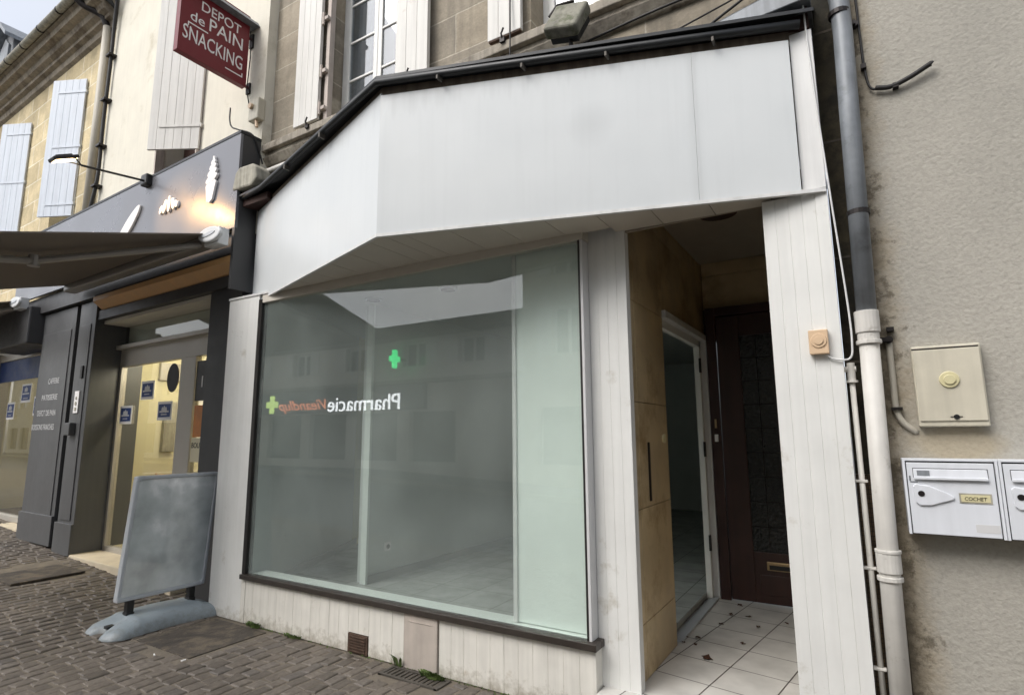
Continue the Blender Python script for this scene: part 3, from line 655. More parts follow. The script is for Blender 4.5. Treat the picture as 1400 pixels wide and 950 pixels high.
b = MB(); b.wallseg((-5.75, 5.6), (-4.60, 3.17), FZ, 2.84, -.04); b.wallseg((-5.75, 5.6), (-4.02, 6.2), FZ, 2.84, .05); b.wallseg((-4.02, 3.98), (-3.84, 10.6), FZ, 2.84, .12); b.wallseg((-3.84, 10.6), (-1.22, 10.6), FZ, 2.84, .05)
b.box(-1.26, -1.21, 5.42, 10.6, FZ, 2.84); b.box(-1.36, -1.22, 3.295, 4.06, FZ-.06, 2.84); b.build('room_wall', M['inwall'], IN)
b = MB(); b.box(-4.075, -4.0, 3.95, 3.978, FZ, 2.84); b.build('wall_corner_trim', M['mint'], IN, bevel=.003)
b = MB(); b.wallseg((-5.70, 5.58), (-4.57, 3.19), FZ, FZ+.07, -.012); b.wallseg((-4.005, 3.99), (-3.825, 10.55), FZ, FZ+.07, .0115); b.build('skirting', M['skirt'], IN)
b = MB(); b.box(-3.985, -3.975, 4.17, 4.25, .46, .54); sk = b.build('wall_socket', M['white'], IN, bevel=.003); b = MB(); b.disc((-3.976, 4.21, .5), .022, .004, 16, 'X'); b.build('socket_hole', M['blackpl'], sk)
b = MB(); b.box(-1.935, -1.425, 3.24, 3.275, .392, 2.82); b.build('white_board', M['mint'], IN); b = MB(); b.box(-1.965, -1.936, 3.225, 3.29, .388, 2.82); b.build('board_edge', M['trimw'], IN, bevel=.003)
# doorway recess: tiled walls, ceiling, floor
b = MB()
TZ = [.14, .45, 1.10, 1.75, 2.40, 3.02]; TY = [3.262, 3.44, 4.06]
for z0, z1 in zip(TZ, TZ[1:]+[3.15]):
    for y0, y1 in zip(TY, TY[1:]): b.box(-1.20, -1.175, y0+.002, y1-.002, z0+.002, z1-.002)
TYb = [4.06, 4.72, 5.43]
for z0, z1 in ((2.46, 3.0), (3.0, 3.15)):
    for y0, y1 in zip(TYb, TYb[1:]): b.box(-1.20, -1.175, y0+.002, y1-.002, z0+.002, z1-.002)
for z0, z1 in ((2.70, 3.02), (3.02, 3.15)):
    for x0, x1 in ((-1.17, -.56), (-.56, -.2)): b.box(x0+.002, x1-.002, 5.40, 5.425, z0+.002, z1-.002)
b.build('wall_tiles', M['ochretile'], WS, bevel=.003)
b = MB(); b.box(-1.214, -1.2005, 3.26, 4.05, .14, 3.15); b.box(-1.214, -1.2005, 4.05, 5.44, 2.46, 3.15); b.box(-1.2, -.2, 5.426, 5.5, 2.4, 3.2); b.build('tile_backing', M['redbrown'], WS)
b = MB(); b.box(-.2, -.17, D+.13, 5.44, .14, 3.15); b.build('right_recess_wall', M['ochretile'], WS)
b = MB(); b.box(-1.22, -.17, 3.24, 5.44, 3.151, 3.2); b.box(-1.144, -.17, 3.24, 3.262, 2.79, 3.15); b.build('recess_ceiling', M['ceilrec'], WS)
b = MB(); b.disc((-.72, 3.95, 3.06), .13, .09, 28, 'Z'); b.disc((-.72, 3.95, 3.055), .11, .006, 28, 'Z'); b.build('ceiling_lamp', M['redbrown'], WS, bevel=.006)
b = MB(); b.box(-1.36, -.10, 3.05, 5.46, -.02, .14); b.build('doorway_floor', M['tile'], WS)
b = MB(); b.box(-1.355, -.346, 3.03, 3.047, 0, .138); b.build('floor_edge', M['step'], WS)
b = MB(); b.box(-1.174, -1.165, 3.595, 3.625, 1.13, 1.50); b.build('letter_slot', M['iron'], WS, bevel=.006)
b = MB(); b.disc((-1.176, 3.955, 1.52), .03, .012, 20, 'X'); b.build('bell_push', M['yellowed'], WS)
# side door frame into the shop (open) with hinges
b = MB(); b.box(-1.31, -1.216, 4.03, 4.085, .14, 2.40); b.box(-1.235, -1.15, 5.33, 5.42, .14, 2.40); b.box(-1.235, -1.15, 4.064, 5.42, 2.401, 2.455)
fr = b.build('side_door_frame', M['trimw'], WS, bevel=.004)
b = MB(); b.box(-1.25, -1.20, 5.27, 5.328, .15, 2.398); b.box(-1.25, -1.2, 4.133, 5.328, 2.34, 2.399); b.build('frame_stop', M['winw'], fr, bevel=.003)
h = MB()
for z in (.55, 1.35, 2.1): h.box(-1.2, -1.185, 5.235, 5.268, z, z+.13)
h.build_each('hinge', M['iron'], fr)
b = MB(); b.box(-1.235, -1.16, 4.13, 5.33, .135, .155); b.build('threshold', M['alu'], WS)
# brown entrance door
b = MB(); b.box(-1.145, -1.06, 5.33, 5.40, .14, 2.70); b.box(-1.06, -.2, 5.33, 5.40, 2.62, 2.70); df = b.build('entrance_door_frame', M['darkwood'], WS, bevel=.004)
b = MB(); b.box(-1.055, -.86, 5.345, 5.385, .15, 2.61); b.box(-.46, -.22, 5.345, 5.385, .15, 2.61); b.box(-.86, -.46, 5.345, 5.385, .15, .56); b.box(-.86, -.46, 5.345, 5.385, 2.42, 2.61)
b.box(-.82, -.3, 5.335, 5.345, .22, .38); ed = b.build('entrance_door', M['darkwood'], WS, bevel=.004)
b = MB(); b.box(-.86, -.46, 5.36, 5.37, .56, 2.42); b.build('door_glass', M['darkglass'], ed)
g = MB()
for k_ in range(1, 3): g.box(-.86+k_*.133-.004, -.86+k_*.133+.004, 5.352, 5.359, .56, 2.42)
for k_ in range(1, 9): g.box(-.86, -.46, 5.352, 5.3585, .56+k_*.207-.004, .56+k_*.207+.004)
g.build('door_grille', M['iron'], ed)
b = MB(); b.box(-.76, -.5, 5.325, 5.346, .42, .49); b.build('letter_flap', M['brass'], ed, bevel=.006)
b = MB(); b.box(-.74, -.58, 5.32, 5.326, .43, .465); b.build('letter_opening', M['blackpl'], ed)
b = MB(); b.box(-1.115, -1.085, 5.31, 5.331, 1.48, 1.545); b.build('door_switch', M['white'], df, bevel=.003); b = MB(); b.box(-1.11, -1.092, 5.316, 5.331, 1.6, 1.68); b.build('key_plate', M['brass'], df, bevel=.003)

# ------------------------------------------------------------------ grey rendered house on the right
GH = thing('grey_rendered_house', 'house wall in rough grey render carrying the mailboxes', 'house', (3, 3.3, 0))
b = MB(); b.box(.105, 6.5, 3.25, 3.7, 0, 9.4)
# lay the object origin at the wall's left edge so stains sit along it
m_ = b.build('wall', M['greyren'], GH)
off = Vector((.105-3, 0, 0))
for v_ in m_.data.vertices: v_.co -= off
m_.location = off
b = MB(); b.hexa([(0.1, 2.9, 9.4), (6.6, 2.9, 9.4), (6.6, 12, 9.4), (.1, 12, 9.4)], [(0.1, 2.9, 9.5), (6.6, 2.9, 9.5), (6.6, 12, 12.5), (.1, 12, 12.5)]); b.build('roof', M['slate'], GH)
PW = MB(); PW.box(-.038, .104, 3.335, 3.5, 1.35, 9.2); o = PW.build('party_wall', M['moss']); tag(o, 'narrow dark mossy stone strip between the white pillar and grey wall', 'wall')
b = MB()
for z in (1.9, 2.45, 3.1, 3.75, 4.3): b.box(-.037, .10, 3.333, 3.3345, z, z+.012)
b.build_each('mortar_line', M['tar'], o)
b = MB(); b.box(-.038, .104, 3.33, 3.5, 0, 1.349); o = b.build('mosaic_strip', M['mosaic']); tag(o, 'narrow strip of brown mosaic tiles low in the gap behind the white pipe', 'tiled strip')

# downpipe
dp = thing('downpipe', 'tall rainwater downpipe, zinc above and dirty white below, beside the grey wall', 'pipe', (.055, 3.15, 0))
b = MB(); b.tube([(.085, 3.19, 6.5), (.092, 3.19, 3.95), (.098, 3.19, 3.8), (.10, 3.165, 3.6), (.092, 3.15, 3.2), (.075, 3.15, 2.10)], [.052, .05, .047, .045, .045, .043], 16); b.build('zinc_pipe', M['zinc'], dp, smooth=True)
b = MB()
for z in (2.62, 3.72): b.tube([(.085+.006*(z > 3), 3.155+.02*(z > 3), z-.012), (.085+.006*(z > 3), 3.155+.02*(z > 3), z+.012)], .050, 16)
b.build_each('pipe_collar', M['iron'], dp, smooth=False)
b = MB(); b.tube([(.074, 3.15, 2.09), (.062, 3.15, 1.1), (.05, 3.15, -.02)], .042, 18); b.build('lower_pipe', M['pvc'], dp, smooth=True)
b = MB()
for z0, z1, r in ((2.02, 2.125, .052), (1.965, 1.985, .053), (1.985, 2.02, .046), (1.015, 1.03, .052), (.93, 1.015, .049), (.895, .915, .051)): x_ = .05+.024*z0/2.1; b.tube([(x_, 3.15, z0), (x_, 3.15, z1)], r, 20)
b.build_each('pipe_socket', M['pvc'], dp, bevel=.003)
b = MB()
for z in (1.98, 3.66): b.box(.11, .16, 3.2, 3.26, z, z+.02); b.disc((.155, 3.215, z+.01), .018, .03, 10, 'Y')
b.build_each('wall_bracket', M['iron'], dp)
# thin white riser pipe
rp = thing('riser_pipe', 'thin white water pipe with valve head in front of the dark gap', 'pipe', (-.01, 3.2, 0))
b = MB(); b.tube([(-.012, 3.18, 1.80), (-.01, 3.18, -.02)], .0125, 12); b.build('pipe', M['pvc'], rp, smooth=True)
b = MB(); b.tube([(-.012, 3.18, 1.80), (-.012, 3.18, 1.885)], .018, 12); b.tube([(-.04, 3.18, 1.855), (.01, 3.18, 1.855)], .014, 10); b.tube([(-.012, 3.18, 1.79), (-.012, 3.18, 1.80)], .026, 12); b.build('valve', M['pvc'], rp)
b = MB()
for z in (1.32, .93, .5): b.box(-.04, .012, 3.165, 3.195, z, z+.012)
b.build_each('pipe_clip', M['pvc'], rp, bevel=.003)
# conduit stub on the grey wall
b = MB(); b.tube(bez([(.155, 3.238, 2.0), (.155, 3.236, 1.8), (.156, 3.236, 1.66), (.175, 3.236, 1.60), (.215, 3.245, 1.56), (.225, 3.26, 1.555)], 5), .014, 10); cd = b.build('conduit', M['pipebeige'], smooth=True); tag(cd, 'short curved beige conduit on the grey wall between pipe and meter box', 'pipe')
b = MB(); b.box(.135, .18, 3.21, 3.25, 1.655, 1.668); b.box(.15, .18, 3.21, 3.25, 2.03, 2.05); b.build_each('clip', M['iron'], cd)
# black cable with bent thick end
b = MB(); b.tube(bez([(.165, 3.235, 7.0), (.168, 3.235, 5.0), (.175, 3.235, 3.6), (.182, 3.235, 3.38), (.20, 3.23, 3.29), (.25, 3.225, 3.28)], 5), .006, 8); cb2 = b.build('wall_cable', M['cable'], smooth=True); tag(cb2, 'black cable running down the grey wall and bending right into a thick stub', 'cable')
b = MB(); b.tube(bez([(.215, 3.225, 3.285), (.28, 3.225, 3.27), (.36, 3.22, 3.29), (.44, 3.215, 3.325), (.452, 3.215, 3.325)], 4), [.012]*13+[.014]*4, 10); b.build('cable_sleeve', M['cable'], cb2, smooth=True)
b = MB()
for x, z in ((.176, 3.42), (.17, 4.2), (.30, 3.27)): b.box(x-.012, x+.012, 3.215, 3.25, z-.012, z+.012)
b.build_each('cable_clip', M['iron'], cb2)
# thin pale bell wire
b = MB(); b.tube(bez([(-.075, 3.11, 4.2), (-.06, 3.115, 3.5), (-.03, 3.12, 2.8), (.0, 3.12, 2.2), (.004, 3.12, 1.98), (-.012, 3.118, 1.90), (-.08, 3.118, 1.905), (-.11, 3.118, 1.93)], 6), .0045, 8); o = b.build('bell_wire', M['trimw'], smooth=True); tag(o, 'thin white wire hanging along the right pillar down to the tan bell box', 'cable')
bb = thing('bell_box', 'square tan push button box on the white right pillar', 'bell', (-.135, D, 1.93))
b = MB(); b.box(-.178, -.093, D-.036, D-.003, 1.93, 2.05); b.build('housing', M['tan'], bb, bevel=.004)
b = MB(); b.disc((-.135, D-.041, 1.995), .034, .006, 24, 'Y', r2=.036); b.disc((-.135, D-.046, 1.995), .020, .006, 24); b.build('button', M['tan'], bb, bevel=.001)
# meter box
mb_ = thing('meter_box', 'cream meter box with round yellow cap on grey wall above the mailboxes', 'utility box', (.36, 3.25, 1.58))
b = MB(); b.box(.235, .49, 3.205, 3.249, 1.575, 1.945); b.build('cabinet', M['meter'], mb_, bevel=.006)
b = MB(); b.box(.241, .484, 3.198, 3.204, 1.60, 1.925); b.build('door', M['meter'], mb_, bevel=.003)
b = MB(); b.disc((.364, 3.190, 1.785), .036, .009, 28, 'Y', r2=.038); b.disc((.364, 3.183, 1.785), .022, .008, 28); b.build('round_cap', M['yellowed'], mb_, bevel=.002)
b = MB(); b.disc((.374, 3.194, 1.618), .011, .006, 14); b.box(.352, .396, 3.196, 3.199, 1.616, 1.620); b.build('lock', M['blackpl'], mb_)
b = MB(); b.box(.237, .482, 3.2035, 3.207, 1.928, 1.934); b.build('shadow_gap', M['iron'], mb_)
# mailboxes
def mailbox(x0, x1, label, name_text=None):
    t = thing('mailbox', label, 'mailbox', ((x0+x1)/2, 3.2, 1.1), group='white mailboxes on the grey wall')
    yf = D
    b = MB(); b.box(x0, x1, yf+.006, 3.249, 1.108, 1.434); b.build('case', M['mailw'], t, bevel=.003)
    b = MB()
    b.box(x0, x0+.010, yf-.006, yf+.005, 1.108, 1.434); b.box(x1-.010, x1, yf-.006, yf+.005, 1.108, 1.434); b.box(x0+.01, x1-.01, yf-.006, yf+.005, 1.425, 1.434)
    b.build_each('rim', M['mailw'], t, bevel=.001)
    b = MB(); b.box(x0+.011, x1-.011, yf+.0035, yf+.0055, 1.109, 1.424); b.build('gap', M['blackpl'], t)
    b = MB(); b.box(x0+.014, x1-.014, yf-.003, yf+.003, 1.112, 1.418); dr = b.build('door', M['mailw'], t, bevel=.002)
    b = MB(); b.box(x0+.035, x1-.035, yf-.0045, yf-.0035, 1.352, 1.394); b.build('slot_shadow', M['blackpl'], dr)
    b = MB(); b.hexa([(x0+.037, yf-.012, 1.350), (x1-.037, yf-.012, 1.350), (x1-.037, yf-.002, 1.350), (x0+.037, yf-.002, 1.350)], [(x0+.037, yf-.007, 1.391), (x1-.037, yf-.007, 1.391), (x1-.037, yf-.002, 1.391), (x0+.037, yf-.002, 1.391)])
    b.box(x0+.037, x1-.037, yf-.017, yf-.011, 1.345, 1.357); b.build('letter_flap', M['mailw'], dr, bevel=.002)
    pts = [(x0+.035, 1.245), (x0+.05, 1.232), (x0+.09, 1.234), (x0+.17, 1.262), (x0+.175, 1.272), (x0+.16, 1.285), (x0+.09, 1.318), (x0+.04, 1.326), (x0+.03, 1.315)]
    b = MB(); b.prism(pts, yf-.012, yf-.002); b.build('lock_boss', M['mailw'], dr, bevel=.004)
    b = MB(); b.disc((x0+.058, yf-.0145, 1.284), .0125, .004, 18); b.build('lock', M['iron'], dr)
    b = MB(); b.box(x0+.19, x0+.30, yf-.0055, yf-.003, 1.250, 1.292); b.build('name_holder', M['conc'], dr)
    b = MB(); b.box(x0+.196, x0+.294, yf-.0068, yf-.0056, 1.256, 1.286); nm = b.build('name_card', M['yellowed'], dr)
    b = MB(); b.box(x0+.235, x0+.315, yf-.004, yf-.0029, 1.132, 1.165); b.build('worn_sticker', M['lgrey'], dr)
    if name_text:
        b = MB(); b.text(name_text, axes((x0+.208, yf-.0075, 1.262), (1, 0, 0), (0, 0, 1)), width=.075, height=.015, depth=.0008, shear=.15); b.build('name_lettering', M['iron'], dr)
        b = MB(); b.box(x0+.05, x0+.095, yf-.0125, yf-.0095, 1.362, 1.384); b.build('torn_label', M['zinc'], dr)
        b = MB(); b.box(x0+.022, x0+.05, yf-.0045, yf-.003, 1.331, 1.336); b.box(x0+.02, x0+.026, yf-.0045, yf-.003, 1.338, 1.36); b.build_each('scratches', M['zinc'], dr)
mailbox(.150, .482, 'white mailbox with a handwritten name card, left one of the pair, above bare wall', 'COCHET')
mailbox(.484, .816, 'white mailbox cut off by the right edge of the photo, right one of the pair')

# ------------------------------------------------------------------ left row: bakery, houses (frame rotated 1.5 degrees)
Q0 = (-5.25, 3.2, 0); AR = R(-1.5)
RL = Matrix.Translation(Vector(Q0)) @ Matrix.Rotation(AR, 4, 'Z')
def lz(u): return gz(Q0[0]+u)
CH = thing('cream_rendered_house', 'cream rendered house above the grey bakery front', 'house', Q0, AR)
b = MB(RL); b.wall(-3.62, .235, 3.0, 10, .10, .5, holes=[(-1.85, -.97, 4.1, 6.9)]); b.build('wall', M['cream'], CH)
b = MB(RL); b.box(-1.83, -.99, .34, .4, 4.1, 6.9); b.build('window', M['darkwood'], CH)
b = MB(RL); b.box(-1.87, -1.84, .02, .12, 4.1, 6.9); b.box(-.975, -.95, .05, .12, 4.1, 4.8); b.build_each('window_jamb', M['shedge'], CH)
b = MB(RL); b.box(-3.7, .3, -.25, .1, 9.7, 10); b.build('eaves', M['eave'], CH)
b = MB(RL); b.hexa([(-3.7, -.3, 10), (.3, -.3, 10), (.3, 9, 10), (-3.7, 9, 10)], [(-3.7, -.3, 10.1), (.3, -.3, 10.1), (.3, 9, 12.8), (-3.7, 9, 12.8)]); b.build('roof', M['slate'], CH)
def leaf(root, u, v, ang, w_, z0, z1, mat, label, boards=6, battens=()):
    d = Vector((-math.cos(ang), -math.sin(ang), 0)); n = Vector((-math.sin(ang), math.cos(ang), 0))
    m = Matrix(((d.x, n.x, 0, u), (d.y, n.y, 0, v), (0, 0, 1, 0), (0, 0, 0, 1)))
    s = MB(RL); bw = w_/boards
    for i in range(boards): s.box(i*bw+.0007, (i+1)*bw-.0007, -.03, 0, z0, z1, m)
    o = s.build('shutter', mat, root, bevel=.004); o['label'] = label
    h = MB(RL)
    for z in battens: h.box(0, w_*.80, -.038, -.031, z, z+.03, m); h.box(-.018, .012, -.035, .01, z, z+.045, m)
    if battens: h.build_each('strap_hinge', mat, o)
leaf(CH, -.96, .09, R(31), .60, 4.81, 7.3, M['whitesh'], 'half open white plank shutter over the dark window', 6, (5.08,))
# cream-stone house further left
CS = thing('cream_stone_house', 'cream stone house with pale blue shutters and heavy eaves at far left', 'house', (Q0[0]-9, Q0[1], lz(-9)), AR)
b = MB(RL); b.wall(-16, -3.63, 3.2, 7.72, .13, .6, holes=[(-5.45, -4.52, 4.2, 7.0), (-7.7, -6.75, 4.2, 7.0), (-10.4, -9.5, 4.2, 7)]); b.build('wall', M['stoneY'], CS)
for u in (-5.43, -7.68, -10.4):
    b = MB(RL); b.box(u, u+.92, .4, .45, 4.2, 7.0); b.build('window', M['winw'], CS)
leaf(CS, -4.50, .12, R(27), .56, 4.81, 7.03, M['bluesh'], 'pale blue shutter nearest the corner pipe', 5, (4.98, 5.9, 6.8))
leaf(CS, -6.73, .12, R(27), .56, 4.81, 7.02, M['bluesh'], 'pale blue shutter at the left edge of the photo', 5, (4.98, 5.9, 6.8))
leaf(CS, -9.48, .12, R(27), .56, 4.81, 7.02, M['bluesh'], 'pale blue shutter outside the left edge', 5, (4.98, 5.9, 6.8))
# eaves: stepped stone cornice and gutter
prof = [(.13, 7.55), (.08, 7.58), (.06, 7.66), (.0, 7.68), (-.01, 7.72), (-.08, 7.75), (-.11, 7.82), (-.2, 7.84), (-.22, 7.92), (-.26, 7.94), (-.26, 8.0), (.13, 8.0)]
b = MB(RL); n_ = len(prof); vs = [(-16, y, z) for y, z in prof] + [(-3.64, y, z) for y, z in prof]
b.add(vs, [tuple(range(n_)), tuple(range(2*n_-1, n_-1, -1))] + [(i, (i+1) % n_, (i+1) % n_+n_, i+n_) for i in range(n_)]); b.build('eaves', M['eave'], CS)
b = MB(RL); b.tube([(-16, -.31, 7.97), (-3.62, -.31, 7.99)], .055, 12); b.build('gutter', M['conc'], CS, smooth=True)
k = MB(RL)
for i in range(16): u = -3.9-i*.72; k.tube([(u, -.31, 7.98), (u+.02, -.31, 7.98)], .062, 12)
k.build_each('gutter_bracket', M['iron'], CS)
b = MB(RL); b.hexa([(-16, -.33, 8.02), (-3.63, -.33, 8.02), (-3.63, 7, 8.02), (-16, 7, 8.02)], [(-16, -.33, 8.06), (-3.63, -.33, 8.06), (-3.63, 7, 12.2), (-16, 7, 12.2)]); rf = b.build('roof', M['slate'], CS)
d = MB(RL); u0 = -8.98
d.prism([(u0-.34, 8.15), (u0+.34, 8.15), (u0+.34, 9.55), (u0, 9.8), (u0-.34, 9.55)], .15, 2.4); dm = d.build('dormer', M['slate'], rf, bevel=.02)
d = MB(RL); d.prism([(u0-.24, 8.7), (u0+.24, 8.7), (u0+.24, 9.4), (u0, 9.6), (u0-.24, 9.4)], .11, .149); d.build('dormer_window', M['zinc'], dm)
d = MB(RL); d.prism([(u0-.46, 9.44), (u0, 9.82), (u0+.46, 9.44), (u0+.46, 9.52), (u0, 9.92), (u0-.46, 9.52)], -.02, 2.5); d.build('dormer_roof', M['zinc'], dm)
# corner pipes and cable bundle
b = MB(RL); b.tube([(-3.83, .06, 7.6), (-3.83, .06, 4.2)], .055, 14); dpp = b.build('corner_downpipe', M['pipebeige'], smooth=True); tag(dpp, 'beige rainwater pipe on the corner between cream render and cream stone', 'pipe')
b = MB(RL); b.tube(bez([(-3.83, .06, 7.6), (-3.85, -.02, 7.75), (-4.0, -.2, 7.86), (-4.05, -.3, 7.95)], 5), .05, 12); b.build('swan_neck', M['iron'], dpp, smooth=True)
b = MB(RL); b.tube(bez([(-3.2, .02, 8.9), (-3.4, .0, 8.3), (-3.52, .03, 7.7), (-3.56, .05, 7.0), (-3.58, .05, 6.0), (-3.56, .05, 5.2), (-3.62, .03, 4.75), (-3.68, .03, 4.5)], 5), .024, 10); cbm = b.build('cable_bundle', M['cable'], smooth=True); tag(cbm, 'thick black cable bundle down the cream wall beside the beige pipe', 'cable')
b = MB(RL)
for z in (5.0, 5.6, 6.3, 7.0): b.box(-3.62, -3.50, .0, .1, z, z+.03)
b.build_each('cable_clip', M['iron'], cbm)
b = MB(RL)
for k_ in range(5): b.tube(bez([(-3.54, .03, 7.75), (-3.5-.06*k_, -.08-.05*k_, 7.95+.05*k_), (-3.2+.03*k_, -.12, 8.25+.04*k_), (-2.6+.1*k_, -.05, 8.5+.05*k_), (-1.9, .05, 8.8)], 5), .011, 7)
b.build_each('loose_strand', M['cable'], cbm, smooth=True)

# bakery shopfront
BK = thing('bakery_shopfront', 'dark grey bakery shopfront with white pastry emblems on its fascia', 'shopfront', (Q0[0], Q0[1], lz(0)), AR)
b = MB(RL); b.wall(-5.6, .235, 3.56, 4.545, -.12, -.09); b.build('fascia', M['fascia'], BK, bevel=.003)
b = MB(RL); b.box(.205, .235, -.089, .1, 3.56, 4.545); b.box(.2, .24, -.12, .25, 2.95, 3.56); b.build('fascia_return', M['anthd'], BK)
b = MB(RL); b.box(-5.6, .24, -.125, .10, 4.546, 4.575); b.build('fascia_capping', M['zincdark'], BK)
b = MB(RL)
b.box(-5.6, .2, -.06, .2, 3.32, 3.558); b.hexa([(-2.85, -.055, 3.30), (.2, -.055, 3.30), (.2, .2, 3.30), (-2.85, .2, 3.3)], [(-2.85, -.10, 3.32), (.2, -.1, 3.32), (.2, .2, 3.32), (-2.85, .2, 3.32)]); b.build('upper_band', M['anthd'], BK)
b = MB(RL); b.hexa([(-2.85, -.0, 3.16), (.2, -.0, 3.16), (.2, .2, 3.16), (-2.85, .2, 3.16)], [(-2.85, -.10, 3.24), (.2, -.1, 3.24), (.2, .2, 3.24), (-2.85, .2, 3.24)]); b.box(-2.85, .2, -.10, .2, 3.241, 3.299); b.build('warm_lit_moulding', M['ochre'], BK)  # warm glow on this stripe comes from its paint colour
b = MB(RL); b.box(-3.0, .2, .02, .3, 3.04, 3.158); b.build('door_head', M['anthd'], BK)
b = MB(RL); b.box(-.42, .14, .06, .5, .0, 3.04); b.build('right_pilaster', M['anthd'], BK, bevel=.004)
for a_, c_, nm in ((-4.68, -3.58, 'pilaster'), (-3.46, -2.98, 'pilaster')):
    b = MB(RL); b.box(a_, c_, .0, .6, lz(a_), 3.3); pl = b.build(nm, M['anth'], BK, bevel=.004)
    b = MB(RL); b.box(a_+.08, c_-.1, -.012, -.001, .55, 3.0); b.build('raised_panel', M['anth'], pl, bevel=.006)
    b = MB(RL); b.box(a_-.01, c_+.01, -.03, 0, lz(a_)-.02, lz(a_)+.35); b.build('plinth', M['anth'], pl, bevel=.006)
b = MB(RL); b.box(-3.58, -3.46, .08, .5, 0.1, 3.3); b.build('recess', M['blackpl'], BK)
b = MB(RL)
for i_, (tx, ww, zz) in enumerate((('CAFFERIE', .36, 2.28), ('PATISSERIE', .52, 2.06), ('DEPOT DE PAIN', .62, 1.85), ('BOISSONS FRAICHES', .76, 1.66))):
    b = MB(RL); b.text(tx, axes((-3.88-ww, -.0135, zz), (1, 0, 0), (0, 0, 1)), width=ww, height=.075, depth=.002); b.build('pilaster_lettering', M['lgrey'], BK)
b = MB(RL); b.box(-3.3, -3.17, -.025, -.012, 1.86, 2.14); ip = b.build('notice_plate', M['white'], BK, bevel=.003)
b = MB(RL); b.disc((-3.235, -.03, 2.05), .02, .006, 12); b.disc((-3.235, -.03, 1.98), .025, .006, 12); b.box(-3.26, -3.21, -.03, -.024, 1.89, 1.93); b.build_each('notice_symbols', M['conc'], ip)
b = MB(RL); b.box(-3.36, -3.2, -.08, -.012, 1.58, 1.74); b.build('shutter_key_box', M['anth'], BK, bevel=.01)
b = MB(RL); b.box(-3.2, -3.14, -.03, -.012, 2.3, 2.46); b.build('lock_plate', M['blackpl'], BK, bevel=.004)
# emblems
def ell(cx, cz, rx, rz, rot=0, n=24): return [(cx+rx*math.cos(a)*math.cos(rot)-rz*math.sin(a)*math.sin(rot), cz+rx*math.cos(a)*math.sin(rot)+rz*math.sin(a)*math.cos(rot)) for a in [2*math.pi*i/n for i in range(n)]]
e = MB(RL)
e.prism([(-.31, 4.10), (-.27, 3.93), (-.22, 3.91), (-.17, 3.94), (-.12, 4.12), (-.16, 4.16), (-.27, 4.15)], -.146, -.121)
for cx, cz, rx, rz in ((-.21, 4.17, .105, .042), (-.205, 4.235, .085, .038), (-.20, 4.295, .062, .034), (-.195, 4.345, .038, .03), (-.19, 4.385, .016, .03)): e.prism(ell(cx, cz, rx, rz, .25), -.148-.001*rx, -.121)
o = e.build('emblem', M['white'], BK, bevel=.004); o['label'] = 'white cone of whipped cream emblem'
e = MB(RL)
for i_, (cx, h_) in enumerate(((-1.22, .07), (-1.14, .11), (-1.05, .13), (-.96, .10), (-.89, .06))): e.prism(ell(cx, 4.03+h_/2, .035, h_*.75, (i_-2)*.28), -.144-.001*i_, -.121)
o = e.build('emblem', M['white'], BK, bevel=.004); o['label'] = 'white croissant emblem'
e = MB(RL); e.prism(ell(-2.02, 4.02, .36, .085, R(38)), -.146, -.121)
o = e.build('emblem', M['white'], BK, bevel=.006); o['label'] = 'white baguette emblem'
e = MB(RL); 
for i_ in range(9):
    a0, a1 = R(20*i_), R(20*i_+20); e.prism([(-2.98+.15*math.cos(a0), 4.02+.15*math.sin(a0)), (-2.98+.15*math.cos(a1), 4.02+.15*math.sin(a1)), (-2.98+.09*math.cos(a1), 4.02+.09*math.sin(a1)), (-2.98+.09*math.cos(a0), 4.02+.09*math.sin(a0))], -.144, -.121)
o = e.build('emblem', M['white'], BK); o['label'] = 'white ring emblem half hidden by the awning'
# entrance: transom, frames, glass
b = MB(RL); b.box(-3.02, -.44, .36, .365, 2.74, 3.10); b.build('transom_glass', M['glassB'], BK)
b = MB(RL); b.box(-3.0, -.44, .40, .42, 2.69, 3.12); b.build('transom_reflection_board', M['mint'], BK)  # pale board added in place of the sky reflected in the transom
b = MB(RL); b.box(-3.1, -.44, .26, .33, 2.685, 2.735); b.box(-3.0, -.44, .33, .40, 2.46, 2.684); b.box(-3.0, -2.93, .33, .40, .2, 2.46); b.box(-1.45, -1.13, .33, .40, .2, 2.46); b.box(-3.0, -1.45, .33, .4, .14, .22); b.box(-1.13, -.44, .33, .4, .14, .45)
b.build('entrance_frame', M['bframe'], BK, bevel=.004)
b = MB(RL); b.box(-2.93, -1.45, .36, .366, .22, 2.46); b.build('door_pane', M['glassB'], BK)
b = MB(RL); b.box(-1.13, -.44, .36, .366, .45, 2.46); b.build('side_pane', M['glassB'], BK)
def poster(u0, u1, z0, z1, root=BK, lab='blue notice taped on the glass'):
    b = MB(RL); b.box(u0, u1, .345, .349, z0, z1); p_ = b.build('poster', M['white'], root)
    b = MB(RL); b.box(u0+.03, u1-.03, .341, .344, z0+.035, z1-.03); b.build('poster_print', M['bluep'], p_)
    c_ = (u0+u1)/2; b = MB(RL); b.prism(ell(c_-.04, z1-.10, .02, .035), .338, .3405); b.prism(ell(c_+.0, z1-.09, .02, .04), .338, .3405); b.prism(ell(c_+.04, z1-.10, .02, .035), .338, .3405); b.box(u0+.06, u1-.06, .338, .3405, (z0+z1)/2-.02, (z0+z1)/2); b.box(u0+.1, u1-.1, .338, .3405, z0+.06, z0+.072); b.build('poster_marks', M['lgrey'], p_)
poster(-2.38, -2.06, 2.01, 2.24); poster(-2.89, -2.57, 1.72, 1.95); poster(-1.91, -1.815, 1.76, 1.96) if 0 else poster(-1.93, -1.60, 1.75, 1.97)
